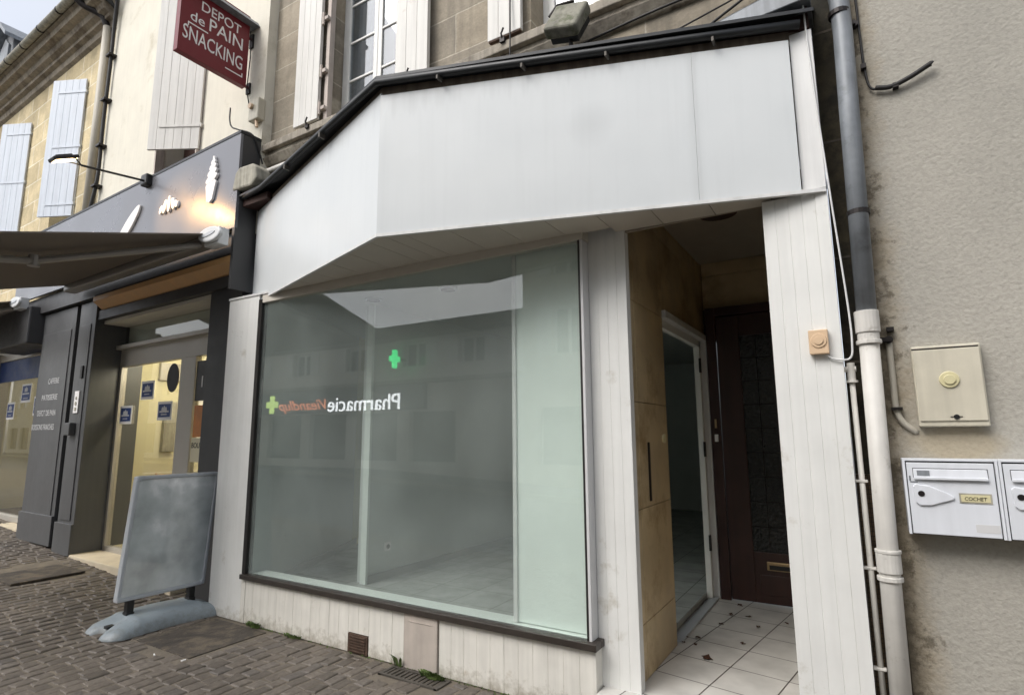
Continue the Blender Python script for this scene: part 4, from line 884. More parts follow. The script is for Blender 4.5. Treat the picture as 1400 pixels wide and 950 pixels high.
b = MB(RL); b.prism(ell(-1.60, 2.24, .13, .17), .325, .332); cl = b.build('oval_sticker', M['iron'], BK)
b = MB(RL); b.box(-1.12, -.67, .345, .350, 1.95, 2.40); hp = b.build('house_number_poster', M['anthd'], BK); b = MB(RL); b.text('13', axes((-1.0, .344, 2.1), (1, 0, 0), (0, 0, 1)), width=.17, height=.13, depth=.003); b.build('number_lettering', M['white'], hp)
b = MB(RL); b.box(-1.10, -.68, .342, .346, 1.55, 1.90); op = b.build('orange_poster', M['orangep'], BK)
b = MB(RL); b.box(-1.12, -.67, .342, .346, 1.28, 1.54); sp = b.build('opening_poster', M['cream2'], BK); b = MB(RL); b.text('BOUQUET', axes((-1.10, .341, 1.42), (1, 0, 0), (0, 0, 1)), width=.38, height=.07, depth=.002); b.build('opening_lettering', M['iron'], sp)
b = MB(RL); b.box(-3.0, -.6, -.02, .33, lz(-1)-.03, .165); b.build('door_step', M['step'], BK, bevel=.01)
# left display window of the bakery
b = MB(RL); b.box(-7.75, -7.6, .2, .5, .2, 3.0); b.box(-7.6, -4.7, .33, .40, 2.86, 3.0); b.box(-4.80, -4.69, .33, .4, .35, 2.86); b.box(-7.6, -4.7, .30, .4, .28, .36); b.build('display_frame', M['bframe'], BK, bevel=.004)
b = MB(RL); b.box(-7.6, -4.8, .36, .366, .36, 2.86); b.build('display_pane', M['glassB'], BK)
b = MB(RL); b.box(-7.7, -4.69, .1, .4, lz(-6)-.05, .275); b.build('display_step', M['step'], BK, bevel=.01)
poster(-6.42, -6.02, 2.12, 2.42); poster(-7.0, -6.66, 1.86, 2.14); poster(-5.85, -5.5, 1.9, 2.2)
b = MB(RL); b.box(-7.6, -4.72, .345, .35, 2.50, 2.855); b.build('blue_window_film', M['bluep'], BK)
b = MB(RL); b.box(-6.3, -4.70, -.18, .3, 2.86+.02, 3.42); b.build('shutter_housing', M['anthd'], BK, bevel=.02)
# lit interior
b = MB(RL); b.box(-7.6, -.44, 3.4, 3.45, .2, 3.0); b.box(-3.30, -3.22, .5, 3.4, .2, 3.0); b.box(-.44, -.40, .5, 3.4, .2, 3.0); b.box(-7.7, -7.6, .5, 3.4, .2, 3.0); b.build('room_wall', M['yelwall'], BK)
b = MB(RL); b.box(-7.6, -.44, .5, 3.4, 2.96, 3.0); b.box(-7.6, -.44, .41, 3.4, .16, .2); b.build_each('room_slab', M['cream2'], BK)
b = MB(RL); b.box(-2.8, -1.1, 1.2, 1.5, 2.93, 2.955); b.box(-6.6, -4.6, 1.2, 1.5, 2.93, 2.955); b.build_each('ceiling_light', M['ceill'], BK)
b = MB(RL); b.box(-2.35, -.8, 1.3, 1.9, .2, 1.15); b.box(-2.4, -.78, 1.28, 1.92, 1.15, 1.19); ct = b.build('counter', M['bframe'], BK, bevel=.01)
b = MB(RL); b.box(-2.35, -1.6, 3.0, 3.39, 1.2, 2.5); b.box(-1.5, -.8, 2.9, 3.39, .2, 2.3); b.build_each('cupboard', M['cream2'], BK, bevel=.01)
b = MB(RL)
for z in (1.55, 1.8, 2.05): b.box(-1.48, -.8, 2.7, 2.9, z, z+.02)
b.build_each('shelf', M['white'], BK)
b = MB(RL); b.box(-6.9, -5.2, 1.2, 1.8, .2, 1.2); b.box(-6.4, -5.4, 2.6, 3.39, 1.5, 2.4); b.build_each('display_counter', M['cream2'], BK, bevel=.01)
# things along the partition seen slantwise through the door
b = MB(RL); b.box(-3.219, -3.19, 1.35, 2.25, .2, 2.25); ip2 = b.build('inner_door', M['cream2'], BK, bevel=.004); b = MB(RL); b.box(-3.189, -3.18, 1.47, 2.13, 1.2, 2.1); b.box(-3.189, -3.18, 1.47, 2.13, .35, 1.05); b.build('door_panel', M['white'], ip2, bevel=.004)
b = MB(RL); b.box(-3.219, -3.15, 1.02, 1.18, 1.35, 2.05); b.build('leaflet_rack', M['conc'], BK, bevel=.004)
b = MB(RL); b.box(-3.219, -3.16, .92, 1.28, 2.35, 2.6); b.build('fuse_box', M['bframe'], BK, bevel=.006)
b = MB(RL); b.box(-3.2, -2.55, 1.3, 1.95, .2, 1.02); b.box(-3.21, -2.53, 1.28, 1.97, 1.021, 1.05); b.build('side_cabinet', M['bframe'], BK, bevel=.008)
b = MB(RL); b.box(-3.21, -3.12, 2.4, 3.3, .9, 2.3); b.build('wall_shelving', M['ochre'], BK, bevel=.01)
b = MB(RL); b.box(-2.85, -2.45, .8, 1.2, .62, .65)
for lx, ly in ((-2.83, .82), (-2.47, .82), (-2.83, 1.18), (-2.47, 1.18)): b.tube([(lx, ly, .2), (lx, ly, 1.08 if lx < -2.8 else .63)], .012, 8)
b.box(-2.845, -2.82, .84, 1.16, .86, 1.06); b.build('chair', M['ochre'], BK)
b = MB(RL); b.tube([(-2.08, .9, 1.45), (-2.08, .9, .95)], .008); b.tube([(-1.95, .8, 1.35), (-1.95, .8, 1.3)], .01); b.build_each('till_stand', M['iron'], BK)
pl_ = bpy.data.lights.new('bakery_light', 'POINT'); pl_.energy = 26; pl_.color = (1, .92, .74); pl_.shadow_soft_size = .3
po = bpy.data.objects.new('bakery_light', pl_); COL.objects.link(po); po.parent = BK; po.location = (RL.inverted() @ (RL @ Vector((-1.9, 1.0, 2.7)))); po.location.z -= 0
pl2 = pl_.copy(); pl2.energy = 6; po2 = bpy.data.objects.new('bakery_light', pl2); COL.objects.link(po2); po2.parent = BK; po2.location = (-5.6, 1.0, 2.7)

# awnings
def awning(u0, u1, v0, z0, v1, z1, label, cap=True, arms=True):
    t = thing('awning', label, 'awning', (RL @ Vector(((u0+u1)/2, v0, 0)))[:], AR)
    b = MB(RL); b.hexa([(u0, v0, z0), (u1, v0, z0), (u1, v1, z1), (u0, v1, z1)], [(u0, v0, z0+.012), (u1, v0, z0+.012), (u1, v1, z1+.012), (u0, v1, z1+.012)]); b.build('canopy', M['awn'], t)
    b = MB(RL); b.tube([(u0, v1-.02, z1-.01), (u1+.02, v1-.02, z1-.01)], .04, 10); b.build('front_bar', M['awnm'], t)
    b = MB(RL); b.box(u0, u1-.04, v0-.05, v0+.09, z0-.10, z0-.008); b.build('cassette', M['awnm'], t, bevel=.02)
    if cap:
        b = MB(RL); b.prism(ell(u1+.10, z0-.045, .19, .075, -.05), v0-.10, v0-.06); b.box(u1-.04, u1+.2, v0-.06, v0+.05, z0-.14, z0+.03); c_ = b.build('end_cap', M['awnw'], t, bevel=.012)
        b = MB(RL); b.prism(ell(u1+.10, z0-.045, .11, .018, .08), v0-.106, v0-.1005); b.build_each('cap_recess', M['alu'], c_)
    if arms:
        s_ = (v1-v0)
        a0 = (u1-.14, v0-.03, z0-.09); a1 = (u1-.78, v0+s_*.5, lerp(z0, z1, .5)-.09); a2 = (u1-.35, v1+.02, z1-.05)
        for p, q in ((a0, a1), (a1, a2)): 
            b = MB(RL); b.tube([p, q], .032, 8); b.build('folding_arm', M['awnm'], t)
        b = MB(RL); b.tube([(a1[0], a1[1], a1[2]-.05), (a1[0], a1[1], a1[2]+.05)], .045, 12); b.build('elbow', M['awnm'], t)
    return t
awning(-3.35, .03, -.21, 3.50, -2.45, 2.84, 'open taupe awning over the bakery door with white oval end cap')
awning(-9.5, -5.02, -.21, 3.52, -1.2, 3.22, 'second taupe awning at the left edge with its white oval end cap', True, True)

# spotlight arm on the fascia (lit)
LP = thing('sign_spotlight', 'small black lit spotlight on a long arm above the bakery fascia', 'spotlight', (RL @ Vector((-1.6, -.12, 4.52)))[:], AR)
b = MB(RL); b.tube([(-1.6, -.13, 4.50), (-1.58, -.80, 4.42)], .013, 8); b.tube([(-1.64, -.13, 4.52), (-1.62, -.5, 4.47), (-1.6, -.62, 4.45)], .006, 6); b.build('arm', M['blackpl'], LP)
b = MB(RL); b.box(-1.68, -1.54, -.19, -.08, 4.44, 4.58); b.build('mount', M['blackpl'], LP, bevel=.02)
hm = Matrix.Translation(Vector((-1.57, -.95, 4.41))) @ Matrix.Rotation(R(28), 4, 'X')
b = MB(RL); b.box(-.075, .075, -.12, .12, .0, .035, hm); b.box(-.045, .045, -.08, .08, .035, .055, hm); hd = b.build('head', M['blackpl'], LP, bevel=.008)
b = MB(RL); b.box(-.06, .06, -.10, .10, -.004, -.0005, hm); b.build('lamp_face', M['lampw'], LP)
b = MB(RL); b.tube([(-1.58, -.80, 4.42), (-1.64, -.88, 4.44), (-1.64, -.97, 4.43)], .008, 6); b.tube([(-1.58, -.80, 4.42), (-1.50, -.88, 4.44), (-1.50, -.97, 4.43)], .008, 6); b.build('yoke', M['blackpl'], LP)
spl = bpy.data.lights.new('spot_beam', 'SPOT'); spl.energy = 34; spl.color = (1, .55, .2); spl.spot_size = R(62); spl.spot_blend = 1; spl.shadow_soft_size = .05
spo = bpy.data.objects.new('spot_beam', spl); COL.objects.link(spo); spo.parent = LP
src = RL @ Vector((-1.56, -.95, 4.38)); tgt = RL @ Vector((-.85, -.1, 3.92))
inv = wm(LP).inverted(); spo.matrix_parent_inverse = Matrix.Identity(4)
loc = inv @ src; dr_ = (inv.to_3x3() @ (tgt-src)).normalized(); spo.location = loc; spo.rotation_euler = dr_.to_track_quat('-Z', 'Y').to_euler()

# projecting burgundy sign, perpendicular to the wall
PS = thing('projecting_sign', 'burgundy projecting sign reading DEPOT de PAIN SNACKING on iron brackets', 'sign', (-5.32, 3.2, 5.2))
SX = -5.30
b = MB(); b.box(SX-.035, SX+.035, 2.52, 3.24, 5.22, 6.05); b.build('panel', M['sign'], PS, bevel=.004)
b = MB(); b.box(SX-.10, SX+.10, 2.50, 3.28, 5.97, 6.06) if 0 else b.hexa([(SX-.12, 2.48, 5.93), (SX+.13, 2.48, 5.93), (SX+.13, 3.30, 5.93), (SX-.12, 3.30, 5.93)], [(SX-.08, 2.48, 5.99), (SX+.09, 2.48, 5.99), (SX+.09, 3.30, 5.99), (SX-.08, 3.30, 5.99)]); b.build('lamp_hood', M['zinc'], PS, bevel=.006)
b = MB(); b.tube([(SX, 3.2, 5.82), (SX, 3.34, 5.82)], .016); b.tube([(SX, 3.2, 5.25), (SX, 3.34, 5.25)], .016); b.build_each('bracket_arm', M['sign'], PS)
b = MB(); b.box(SX-.03, SX+.03, 3.28, 3.32, 5.72, 5.88); b.box(SX-.03, SX+.03, 3.28, 3.32, 5.18, 5.3); b.tube([(SX+.02, 3.26, 5.9), (SX+.03, 3.27, 5.6), (SX+.02, 3.26, 5.2), (SX+.02, 3.3, 5.05)], .006, 6); b.build_each('wall_plate', M['iron'], PS)
b = MB(); X0 = SX+.0355
def st(tx, y, z, wd, ht, sh=0): b.text(tx, axes((X0, y, z), (0, 1, 0), (0, 0, 1)), width=wd, height=ht, depth=.006, shear=sh)
st('DEPOT', 2.72, 5.765, .42, .105); st('de', 2.62, 5.60, .14, .10); st('PAIN', 2.81, 5.60, .36, .135); st('SNACKING', 2.56, 5.375, .62, .15)
b.box(X0-.001, X0+.003, 2.60, 2.80, 5.555, 5.567); b.box(X0-.001, X0+.003, 2.60, 2.61, 5.525, 5.555); b.box(X0-.001, X0+.003, 3.0, 3.19, 5.30, 5.312); b.box(X0-.001, X0+.003, 3.18, 3.19, 5.312, 5.345)
b.build('lettering', M['white'], PS)

# junction box, dead wires and pipes between the houses
JB = thing('junction_box', 'cracked beige junction box under the burgundy sign bracket', 'junction box', (-5.02, 3.3, 4.8))
b = MB(); b.box(-5.16, -5.0, 3.22, 3.31, 4.78, 5.02); b.build('housing', M['meter'], JB, bevel=.012)
b = MB(); b.tube([(-5.1, 3.215, 4.93), (-5.1, 3.19, 4.93)], .03, 12); b.tube([(-5.06, 3.25, 4.78), (-5.04, 3.25, 4.7)], .015, 8); b.build_each('gland', M['tan'], JB)
b = MB(); b.tube(bez([(-5.42, 3.18, 5.0), (-5.40, 3.17, 4.86), (-5.32, 3.15, 4.74), (-5.18, 3.14, 4.66), (-5.02, 3.2, 4.58), (-5.0, 3.28, 4.4), (-4.98, 3.3, 4.3)], 5), .008, 7); o = b.build('loose_wire', M['cable'], smooth=True); tag(o, 'loose black wire end curling over the corner of the bakery fascia', 'cable')
b = MB(); b.tube([(-5.04, YW-.04, 4.98), (-5.04, YW-.04, 4.1)], .012, 8); b.tube([(-5.08, YW-.03, 4.8), (-5.08, YW-.03, 4.2)], .009, 8); o = b.build('grey_conduit', M['conc'], smooth=True); tag(o, 'thin grey conduit down the corner of the stone house left end', 'pipe')
PP = MB(); PP.tube([(-5.1, 3.27, 4.165), (-4.62, 3.27, 4.17), (-4.25, 3.28, 4.18)], .028, 12); o = PP.build('horizontal_pipe', M['pvc'], smooth=True); tag(o, 'short horizontal white pipe under the stone ledge at the left', 'pipe')
k = MB(); k.tube([(-5.06, 3.27, 4.165), (-4.92, 3.27, 4.167)], .037, 12); k.tube([(-4.36, 3.28, 4.177), (-4.26, 3.28, 4.18)], .036, 12); k.build_each('pipe_collar', M['pvc'], o)
fl = thing('old_floodlight', 'weathered grey floodlight housing standing on the sign roof at its left end', 'floodlight', (-4.93, 3.15, 3.9))
pts = [(-5.09, 3.945), (-4.78, 3.93), (-4.70, 3.99), (-4.715, 4.10), (-4.77, 4.155), (-4.99, 4.165), (-5.05, 4.12)]
b = MB(); b.prism(pts, 3.06, 3.22); b.build('housing', M['conc'], fl, bevel=.018)
b = MB(); b.box(-5.2, -5.08, 3.1, 3.16, 4.04, 4.075); b.box(-5.2, -5.1, 3.1, 3.16, 3.97, 3.99); b.tube([(-4.9, 3.14, 3.95), (-4.9, 3.14, 3.88)], .015); b.build_each('bracket', M['alu'], fl)
fl2 = thing('old_floodlight', 'lichened square floodlight on a stem above the middle of the blank sign', 'floodlight', (-1.47, 3.15, 3.9))
hm2 = Matrix.Translation(Vector((-1.45, 3.12, 4.31))) @ Matrix.Rotation(R(14), 4, 'Y') @ Matrix.Rotation(R(-24), 4, 'X')
b = MB(); b.box(-.125, .125, -.04, .05, -.13, .13, hm2); b.build('housing', M['floodgrey'], fl2, bevel=.022, seg=3)
b = MB(); b.box(-.105, .105, .05, .10, -.11, .11, hm2); b.build('rear_cover', M['zincdark'], fl2, bevel=.01)
b = MB(); b.tube([(-1.44, 3.15, 4.2), (-1.44, 3.17, 3.92)], .014, 10); b.tube([(-1.6, 3.16, 4.42), (-1.55, 3.18, 4.5), (-1.43, 3.2, 4.5)], .012); b.build('stem', M['iron'], fl2)
b = MB(); b.box(-1.50, -1.38, 3.14, 3.24, 3.90, 3.97); b.build('foot_plate', M['conc'], fl2, bevel=.006)
b = MB()
b.tube(bez([(-2.0, 3.29, 4.86), (-1.99, 3.27, 4.5), (-1.985, 3.26, 4.3), (-1.98, 3.28, 4.0)], 4), .006, 6)
o = b.build('facade_cable', M['cable'], smooth=True); tag(o, 'short black cable dropping over the ledge beside the square floodlight', 'cable')
b = MB()
b.tube(bez([(-1.25, 3.33, 4.02), (-.8, 3.34, 4.10), (-.3, 3.345, 4.2), (.05, 3.34, 4.28)], 5), .006, 6); b.tube(bez([(-1.02, 3.34, 3.94), (-.75, 3.35, 3.99), (-.5, 3.35, 4.1), (-.2, 3.36, 4.24), (0, 3.36, 4.3)], 5), .009, 6)
b.tube(bez([(-1.5, 3.32, 4.24), (-1.2, 3.30, 4.25), (-.8, 3.30, 4.27), (-.2, 3.30, 4.27)], 5), .009, 6)
o = b.build('cable_run', M['cable'], smooth=True); tag(o, 'black cables sloping along the stone wall above the right end of the blank sign', 'cable')

# ------------------------------------------------------------------ advertising board on its plastic foot
AB = thing('advertising_board', 'empty aluminium framed advertising board on a blue grey wave shaped foot', 'advertising board', (-5.27, 2.8, 0), R(0))
PX = -5.27; y0, y1, z0, z1 = 2.44, 3.17, .225, 1.225
b = MB(); w_ = .03
ln = [(y0, z0), (y1, z0), (y1, z1), (y0, z1)]
b.box(PX-.03, PX+.03, y0, y0+w_, z0+.02, z1-.03); b.box(PX-.03, PX+.03, y1-w_, y1, z0+.02, z1-.03); b.box(PX-.03, PX+.03, y0+.02, y1-.02, z0, z0+w_); b.box(PX-.03, PX+.03, y0+.02, y1-.02, z1-w_, z1)
b.build('frame', M['alu'], AB, bevel=.008, seg=3)
b = MB()
for ya, za in ((y0+.002, z0+.002), (y0+.002, z1-.042), (y1-.042, z0+.002), (y1-.042, z1-.042)): b.box(PX-.033, PX+.033, ya, ya+.04, za, za+.04)
b.build_each('corner_piece', M['alu'], AB, bevel=.01, seg=3)
b = MB(); b.box(PX-.018, PX+.018, y0+.031, y1-.031, z0+.031, z1-.031); b.build('poster_sleeve', M['sleeve'], AB)
for yy in (2.555, 3.06):
    b = MB(); b.box(PX-.03, PX+.03, yy-.026, yy+.026, .11, .224); b.box(PX-.036, PX+.036, yy-.031, yy+.031, .10, .135); b.build('leg', M['blackpl'], AB, bevel=.006)
def lean(o_):
    for v_ in o_.data.vertices: v_.co.y += max(0, v_.co.z-.2)*.072
for o_ in list(AB.children): lean(o_)
# foot: humped, waisted, forked at both ends
b = MB(); NS, NT = 56, 21; cy, hl = 2.79, .50; top = []; 
def foot(s, t):
    notch = .10*math.exp(-(t/.26)**2)
    sy = s*(hl-notch*abs(s)**3 - .05*abs(t)**3)
    hw = .225 + .045*abs(s)**1.5 - .05*max(0, abs(s)-.85)/.15
    x_ = -5.235+t*hw*(1-.0*s) + .02*s
    h_ = .030+.105*(1-abs(s)**2.0)**.75
    edge = (1-abs(t)**5)**.6 if abs(t) < 1 else 0
    endr = (1-abs(s)**14)**.5 if abs(s) < 1 else 0
    gro = .020*math.exp(-(t/.2)**2)*min(1, abs(s)*1.7)*(abs(s) > .25)*(abs(s)-.25)*1.8
    flat = .012*math.exp(-((abs(s)-.52)/.07)**2)
    return x_, cy+sy, max(.004, (h_-gro+flat)*edge*max(endr, .25)) if abs(t) < 1 and abs(s) < 1 else .004
def _v(i, j):
    s_ = -1+2*i/NS; t_ = -1+2*j/NT; s_ = math.copysign(abs(s_)**.8, s_); t_ = math.copysign(abs(t_)**.75, t_)
    return foot(s_, t_)
top = [_v(i, j) for i in range(NS+1) for j in range(NT+1)]; bot = [(x_, y_, .002) for x_, y_, _ in top]
fs = []; W = NT+1; T_ = len(top)
for i in range(NS):
    for j in range(NT): a = i*W+j; fs += [(a, a+1, a+W+1, a+W), (a+T_, a+T_+W, a+T_+W+1, a+T_+1)]
for i in range(NS): a = i*W; fs += [(a, a+W, a+W+T_, a+T_)]; a = i*W+NT; fs += [(a+W, a, a+T_, a+W+T_)]
for j in range(NT): fs += [(j+1, j, j+T_, j+1+T_)]; a = NS*W+j; fs += [(a, a+1, a+1+T_, a+T_)]
b.add(top+bot, fs); ft = b.build('foot', M['base'], AB, smooth=True)
b = MB(); b.box(-5.27, -5.21, 2.38, 2.44, .05, .073); b.build('filler_cap', M['zincdark'], AB, bevel=.006)

# ------------------------------------------------------------------ weeds, leaves, litter
def weed(x, y, z, n, h, spread, label):
    b = MB()
    for i in range(n):
        a = random.uniform(0, 6.28); l = h*random.uniform(.5, 1.1); r_0 = random.uniform(0, spread); bx, by = x+math.cos(a)*r_0*1.6, y+math.sin(a)*r_0*.4
        ox, oy = math.cos(a)*l*.55, -abs(math.sin(a))*l*.45; wd = random.uniform(.004, .010)
        px, py = -math.sin(a)*wd, math.cos(a)*wd
        b.add([(bx-px, by-py, z), (bx+px, by+py, z), (bx+ox*.5+px*1.3, by+oy*.5+py*1.3, z+l*.6), (bx+ox*.5-px*1.3, by+oy*.5-py*1.3, z+l*.6), (bx+ox, by+oy, z+l*.8)], [(0, 1, 2, 3), (3, 2, 4)])
    o = b.build('weed', M['leafg']); tag(o, label, 'weed', 'weeds at the foot of the shopfront')
weed(-4.41, 3.11, 0, 70, .055, .05, 'small green weed tuft left end of the white base boards')
weed(-3.93, 3.115, 0, 50, .035, .06, 'low flat weed between the left tuft and the rusty vent')
weed(-2.82, 3.115, 0, 14, .10, .03, 'thin tall grass blades left of the pinkish stone panel')
weed(-2.50, 3.09, 0, 150, .05, .06, 'leafy weed clump at the right end of the drain grate')
weed(-1.42, 3.31, .12, 80, .05, .05, 'small weed on the step beside the door post')
b = MB()
for i in range(420):
    x = random.uniform(-4.5, -1.4); y = D-.004-abs(random.gauss(0, .012)); h = random.uniform(.004, .014); a = random.uniform(0, 3)
    if random.random() > noise.noise(Vector((x*2.2, 0, 3)))*1.5+.45: continue
    b.add([(x-.008*math.cos(a), y-.008*math.sin(a), 0), (x+.008*math.cos(a), y+.008*math.sin(a), 0), (x, y, h)], [(0, 1, 2)])
o = b.build('moss', M['leafg']); tag(o, 'thin line of moss and dirt along the foot of the boards', 'moss', kind='stuff')
def dead_leaf(x, y, z, s, rot, lab):
    b = MB(); n = 9; vs = [(0, 0, .006)]
    for i in range(n): a = 2*math.pi*i/n; r_1 = s*(1 if i % 2 else .5)*random.uniform(.75, 1.15); vs.append((math.cos(a)*r_1, math.sin(a)*r_1*.7, random.uniform(0, .012)))
    m = Matrix.Translation(Vector((x, y, z+.002))) @ Matrix.Rotation(rot, 4, 'Z')
    vs2 = vs+[(v[0], v[1], v[2]+.0015) for v in vs]
    b.add(vs2, [(0, i+1, (i+1) % n+1) for i in range(n)]+[(n+1, (i+1) % n+n+2, i+n+2) for i in range(n)], m)
    tag(b.build('dead_leaf', M['leafb']), lab, 'leaf', 'dead leaves on the doorway tiles')
LV = [(-.95, 3.92, .045, 'largest curled brown leaf, nearest the step edge on the white tiles'), (-1.09, 4.26, .025, 'small dead leaf left of the tile joint beside the threshold'), (-1.01, 4.64, .026, 'dead leaf in the middle of the tiles before the side door'),
      (-1.07, 4.12, .016, 'tiny leaf crumb just behind the largest brown leaf'), (-.99, 4.92, .022, 'dead leaf lying close to the foot of the side door frame'), (-.86, 4.92, .026, 'dead leaf lying before the left part of the brown door'),
      (-1.16, 4.23, .022, 'dead leaf against the tiled wall, inner one of two there'), (-1.15, 4.12, .018, 'dead leaf against the tiled wall, outer one of two there'), (-.76, 4.71, .022, 'dead leaf on the tile one joint in front of the brown door'), (-.59, 4.91, .02, 'dead leaf below the brass letter flap'),
      (-.97, 5.2, .03, 'dead leaf touching the bottom of the brown door'), (-.80, 4.3, .02, 'small dead leaf in the middle of the doorway floor')]
for x, y, s, lab in LV: dead_leaf(x, y, .14, s*1.2, random.uniform(0, 6), lab)
for x, y, lab in ((-4.45, 2.36, 'white cigarette end on the cobbles below the board foot'), (-4.18, 2.40, 'white cigarette end right of the dark cover plate')):
    b = MB(); a = random.uniform(0, 3); b.tube([(x, y, .009), (x+.03*math.cos(a), y+.03*math.sin(a), .009)], .005, 8); tag(b.build('cigarette_end', M['white']), lab, 'litter', 'cigarette ends on the cobbles')

# ------------------------------------------------------------------ across the street (seen in the reflections)
OF = Matrix.Translation(Vector((0, -8.3, 0))) @ Matrix.Rotation(math.pi, 4, 'Z')   # local x runs to -X, local -y faces the street
def opp_house(x0, x1, h, mat, label, wins, shop=True, door_h=2.6):
    """x0 < x1 world; wall facing +Y at y=-8.3"""
    t = thing('town_house', label, 'house', ((x0+x1)/2, -8.3, 0))
    holes = []; 
    for wx in wins: holes.append((wx-.5, wx+.5, 3.9, min(5.3, h-.5)))
    if h > 7.5:
        for wx in wins: holes.append((wx-.5, wx+.5, 6.3, 7.9))
    shops = []
    if shop:
        x = x0+.5
        while x+2.2 < x1-.3: shops.append((x, x+2.0, .7, 2.35)); x += 2.5
    b = MB(); b.wall(x0, x1, 0, h, -8.7, -8.3, holes+shops); b.build('wall', mat, t)
    for a_, c_, z0, z1 in holes:
        b = MB(); b.box(a_, a_+.07, -8.5, -8.44, z0, z1); b.box(c_-.07, c_, -8.5, -8.44, z0, z1); b.box((a_+c_)/2-.04, (a_+c_)/2+.04, -8.5, -8.44, z0, z1); b.box(a_+.07, c_-.07, -8.5, -8.45, z1-.07, z1); f = b.build('window', M['winw'], t)
        b = MB(); b.box(a_, c_, -8.53, -8.51, z0, z1); b.build('pane', M['oppglass'], f)
        b = MB(); b.box(a_-.5, a_-.02, -8.298, -8.26, z0, z1); b.box(c_+.02, c_+.5, -8.298, -8.26, z0, z1); b.build_each('shutter', M['winw'], f)
    for a_, c_, z0, z1 in shops:
        b = MB(); b.box(a_, a_+.08, -8.45, -8.36, z0, z1); b.box(c_-.08, c_, -8.45, -8.36, z0, z1); f = b.build('shop_window', M['bframe'], t)
        b = MB(); b.box(a_, c_, -8.48, -8.46, z0, z1); b.build('pane', M['oppglass'], f)
    b = MB(); b.box(x0, x1, -8.3, -8.05, h-.25, h); b.box(x0, x1, -8.3, -8.18, h-.4, h-.25); b.build('cornice', M['ledge'], t)
    b = MB(); b.hexa([(x0, -14, h), (x1, -14, h), (x1, -8.0, h), (x0, -8.0, h)], [(x0, -14, h+1.6), (x1, -14, h+1.6), (x1, -8.0, h+.06), (x0, -8.0, h+.06)]); rf = b.build('roof', M['slate'], t)
    b = MB(); b.box(x0+.3, x0+1.0, -11, -10.4, h, h+2.3); b.build('chimney', M['ledge'], rf)
    return t
ph = opp_house(-23.5, -8.5, 5.25, M['oppwall'], 'pale two storey house across the street with pharmacy sign', [-21.5, -18.6, -15.6, -12.8, -10.4])
b = MB(); b.box(-22.4, -12.2, -8.29, -8.12, 2.42, 3.28); b.build('pharmacy_fascia', M['oppdark'], ph)
b = MB(); b.box(-22.4, -8.5, -8.29, -8.05, 3.29, 3.42); b.build('ledge', M['ledge'], ph)
b = MB(); b.text('Pharmacie', axes((-13.25, -8.10, 2.44), (-1, 0, 0), (0, 0, 1)), width=3.55, height=.54, depth=.03); b.build('pharmacy_lettering', M['ledw'], ph)
b = MB(); b.text('Vieandlup', axes((-16.9, -8.08, 2.42), (-1, 0, 0), (0, 0, 1)), width=2.7, height=.50, depth=.01, shear=.45); b.build('script_lettering', M['ledo'], ph)
b = MB(); b.box(-20.17, -19.93, -8.11, -8.06, 2.45, 3.15); b.box(-20.40, -20.171, -8.11, -8.06, 2.68, 2.92); b.box(-19.929, -19.70, -8.11, -8.06, 2.68, 2.92); b.build('lime_cross', M['ledy'], ph)
gc = MB(); cx = -13.2; cyy = -7.75
gc.box(cx-.05, cx+.05, cyy-.08, cyy+.08, 3.80, 4.42); gc.box(cx-.05, cx+.05, cyy-.22, cyy-.081, 4.02, 4.20); gc.box(cx-.05, cx+.05, cyy+.081, cyy+.22, 4.02, 4.20)
g_ = gc.build('pharmacy_cross', M['ledg'], ph); b = MB(); b.box(cx-.02, cx+.02, -8.3, cyy-.221, 4.10, 4.15); b.build('cross_bracket', M['iron'], g_)
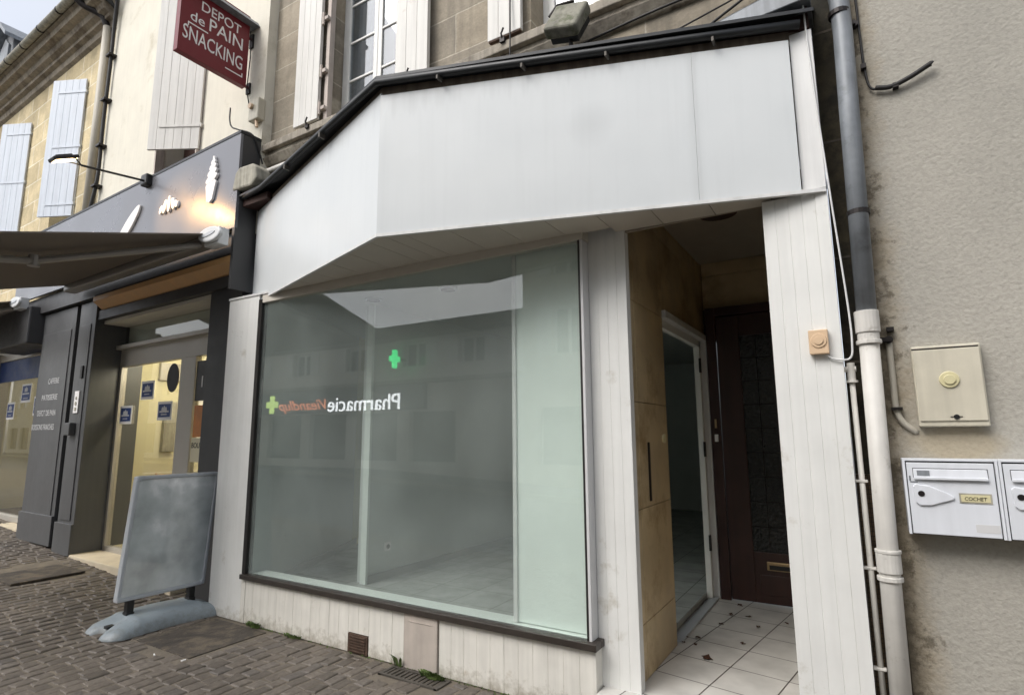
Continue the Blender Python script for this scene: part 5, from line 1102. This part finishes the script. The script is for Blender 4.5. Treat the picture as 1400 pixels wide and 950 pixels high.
for i_, (a_, c_, h_, mt, lb, wn) in enumerate(((-8.5, -1.0, 9.6, 'oppwall2', 'tall stone house across the street right of the pharmacy house', [-7, -4.6, -2.3]), (-1.0, 7.5, 8.2, 'oppwall', 'pale house straight across the street behind the viewer', [.6, 3, 5.6]),
        (-31, -23.5, 6.6, 'oppwall2', 'stone house across the street left of the pharmacy house', [-29.5, -27, -25]), (-42, -31, 6.2, 'oppwall', 'pale far house across the street behind the parked car', [-40, -37, -33.5]), (-60, -42, 7.2, 'oppwall2', 'last stone house down the street', [-57, -52, -46]), (7.5, 16, 8.8, 'oppwall2', 'stone house across the street far to the right', [9, 12, 14.5]))):
    opp_house(a_, c_, h_, M[mt], lb, wn)
# far end of the near row, beyond the cream stone house
b = MB(RL); b.box(-40, -16.01, .3, 8, 0, 7.6); o = b.build('town_house', M['cream']); tag(o, 'far rendered house at the end of the left row', 'house')

# white hatchback parked across the street
CR = thing('parked_car', 'white hatchback parked across the street, seen reflected in the bakery window', 'car', (-38.5, -5.2, gz(-38)-.13))
Zc = gz(-38)-.13
def cpt(x, z): return (-38.5+x, Zc+z)
body = [(-1.95, .32), (-2.0, .55), (-1.95, .78), (-1.2, .92), (-.55, 1.38), (.3, 1.47), (1.35, 1.40), (1.85, .98), (1.95, .85), (1.98, .4), (1.9, .28), (1.55, .26), (1.5, .5), (1.25, .62), (1.0, .5), (.95, .26), (-.95, .26), (-1.0, .5), (-1.25, .62), (-1.5, .5), (-1.55, .26)]
b = MB(); b.prism([cpt(*p) for p in body], -6.05, -4.4); b.build('body', M['carw'], CR, bevel=.07, seg=3)
b = MB(); b.prism([cpt(*p) for p in ((-1.0, .95), (-.5, 1.33), (.25, 1.40), (.25, .95))], -4.397, -4.385); b.prism([cpt(*p) for p in ((.32, .95), (.32, 1.40), (1.25, 1.33), (1.55, .98))], -4.397, -4.385); b.build('side_window', M['oppglass'], CR)
for wx in (-1.25, 1.25):
    for yy in (-4.62, -6.04):
        b = MB(); b.disc((-38.5+wx, yy, Zc+.31), .31, .2, 24); wh = b.build('wheel', M['tyre'], CR, bevel=.03); b = MB(); b.disc((-38.5+wx, yy+(.19 if yy > -5 else -.01), Zc+.31), .19, .02, 16); b.build_each('rim', M['alu'], wh)
b = MB(); b.box(-40.45, -40.3, -4.65, -4.45, Zc+.62, Zc+.76); b.build('headlight', M['lgrey'], CR, bevel=.02); b = MB(); b.box(-36.68, -36.55, -4.6, -4.42, Zc+.75, Zc+.95); b.build('tail_light', M['sign'], CR, bevel=.02)

sc.render.film_transparent = False
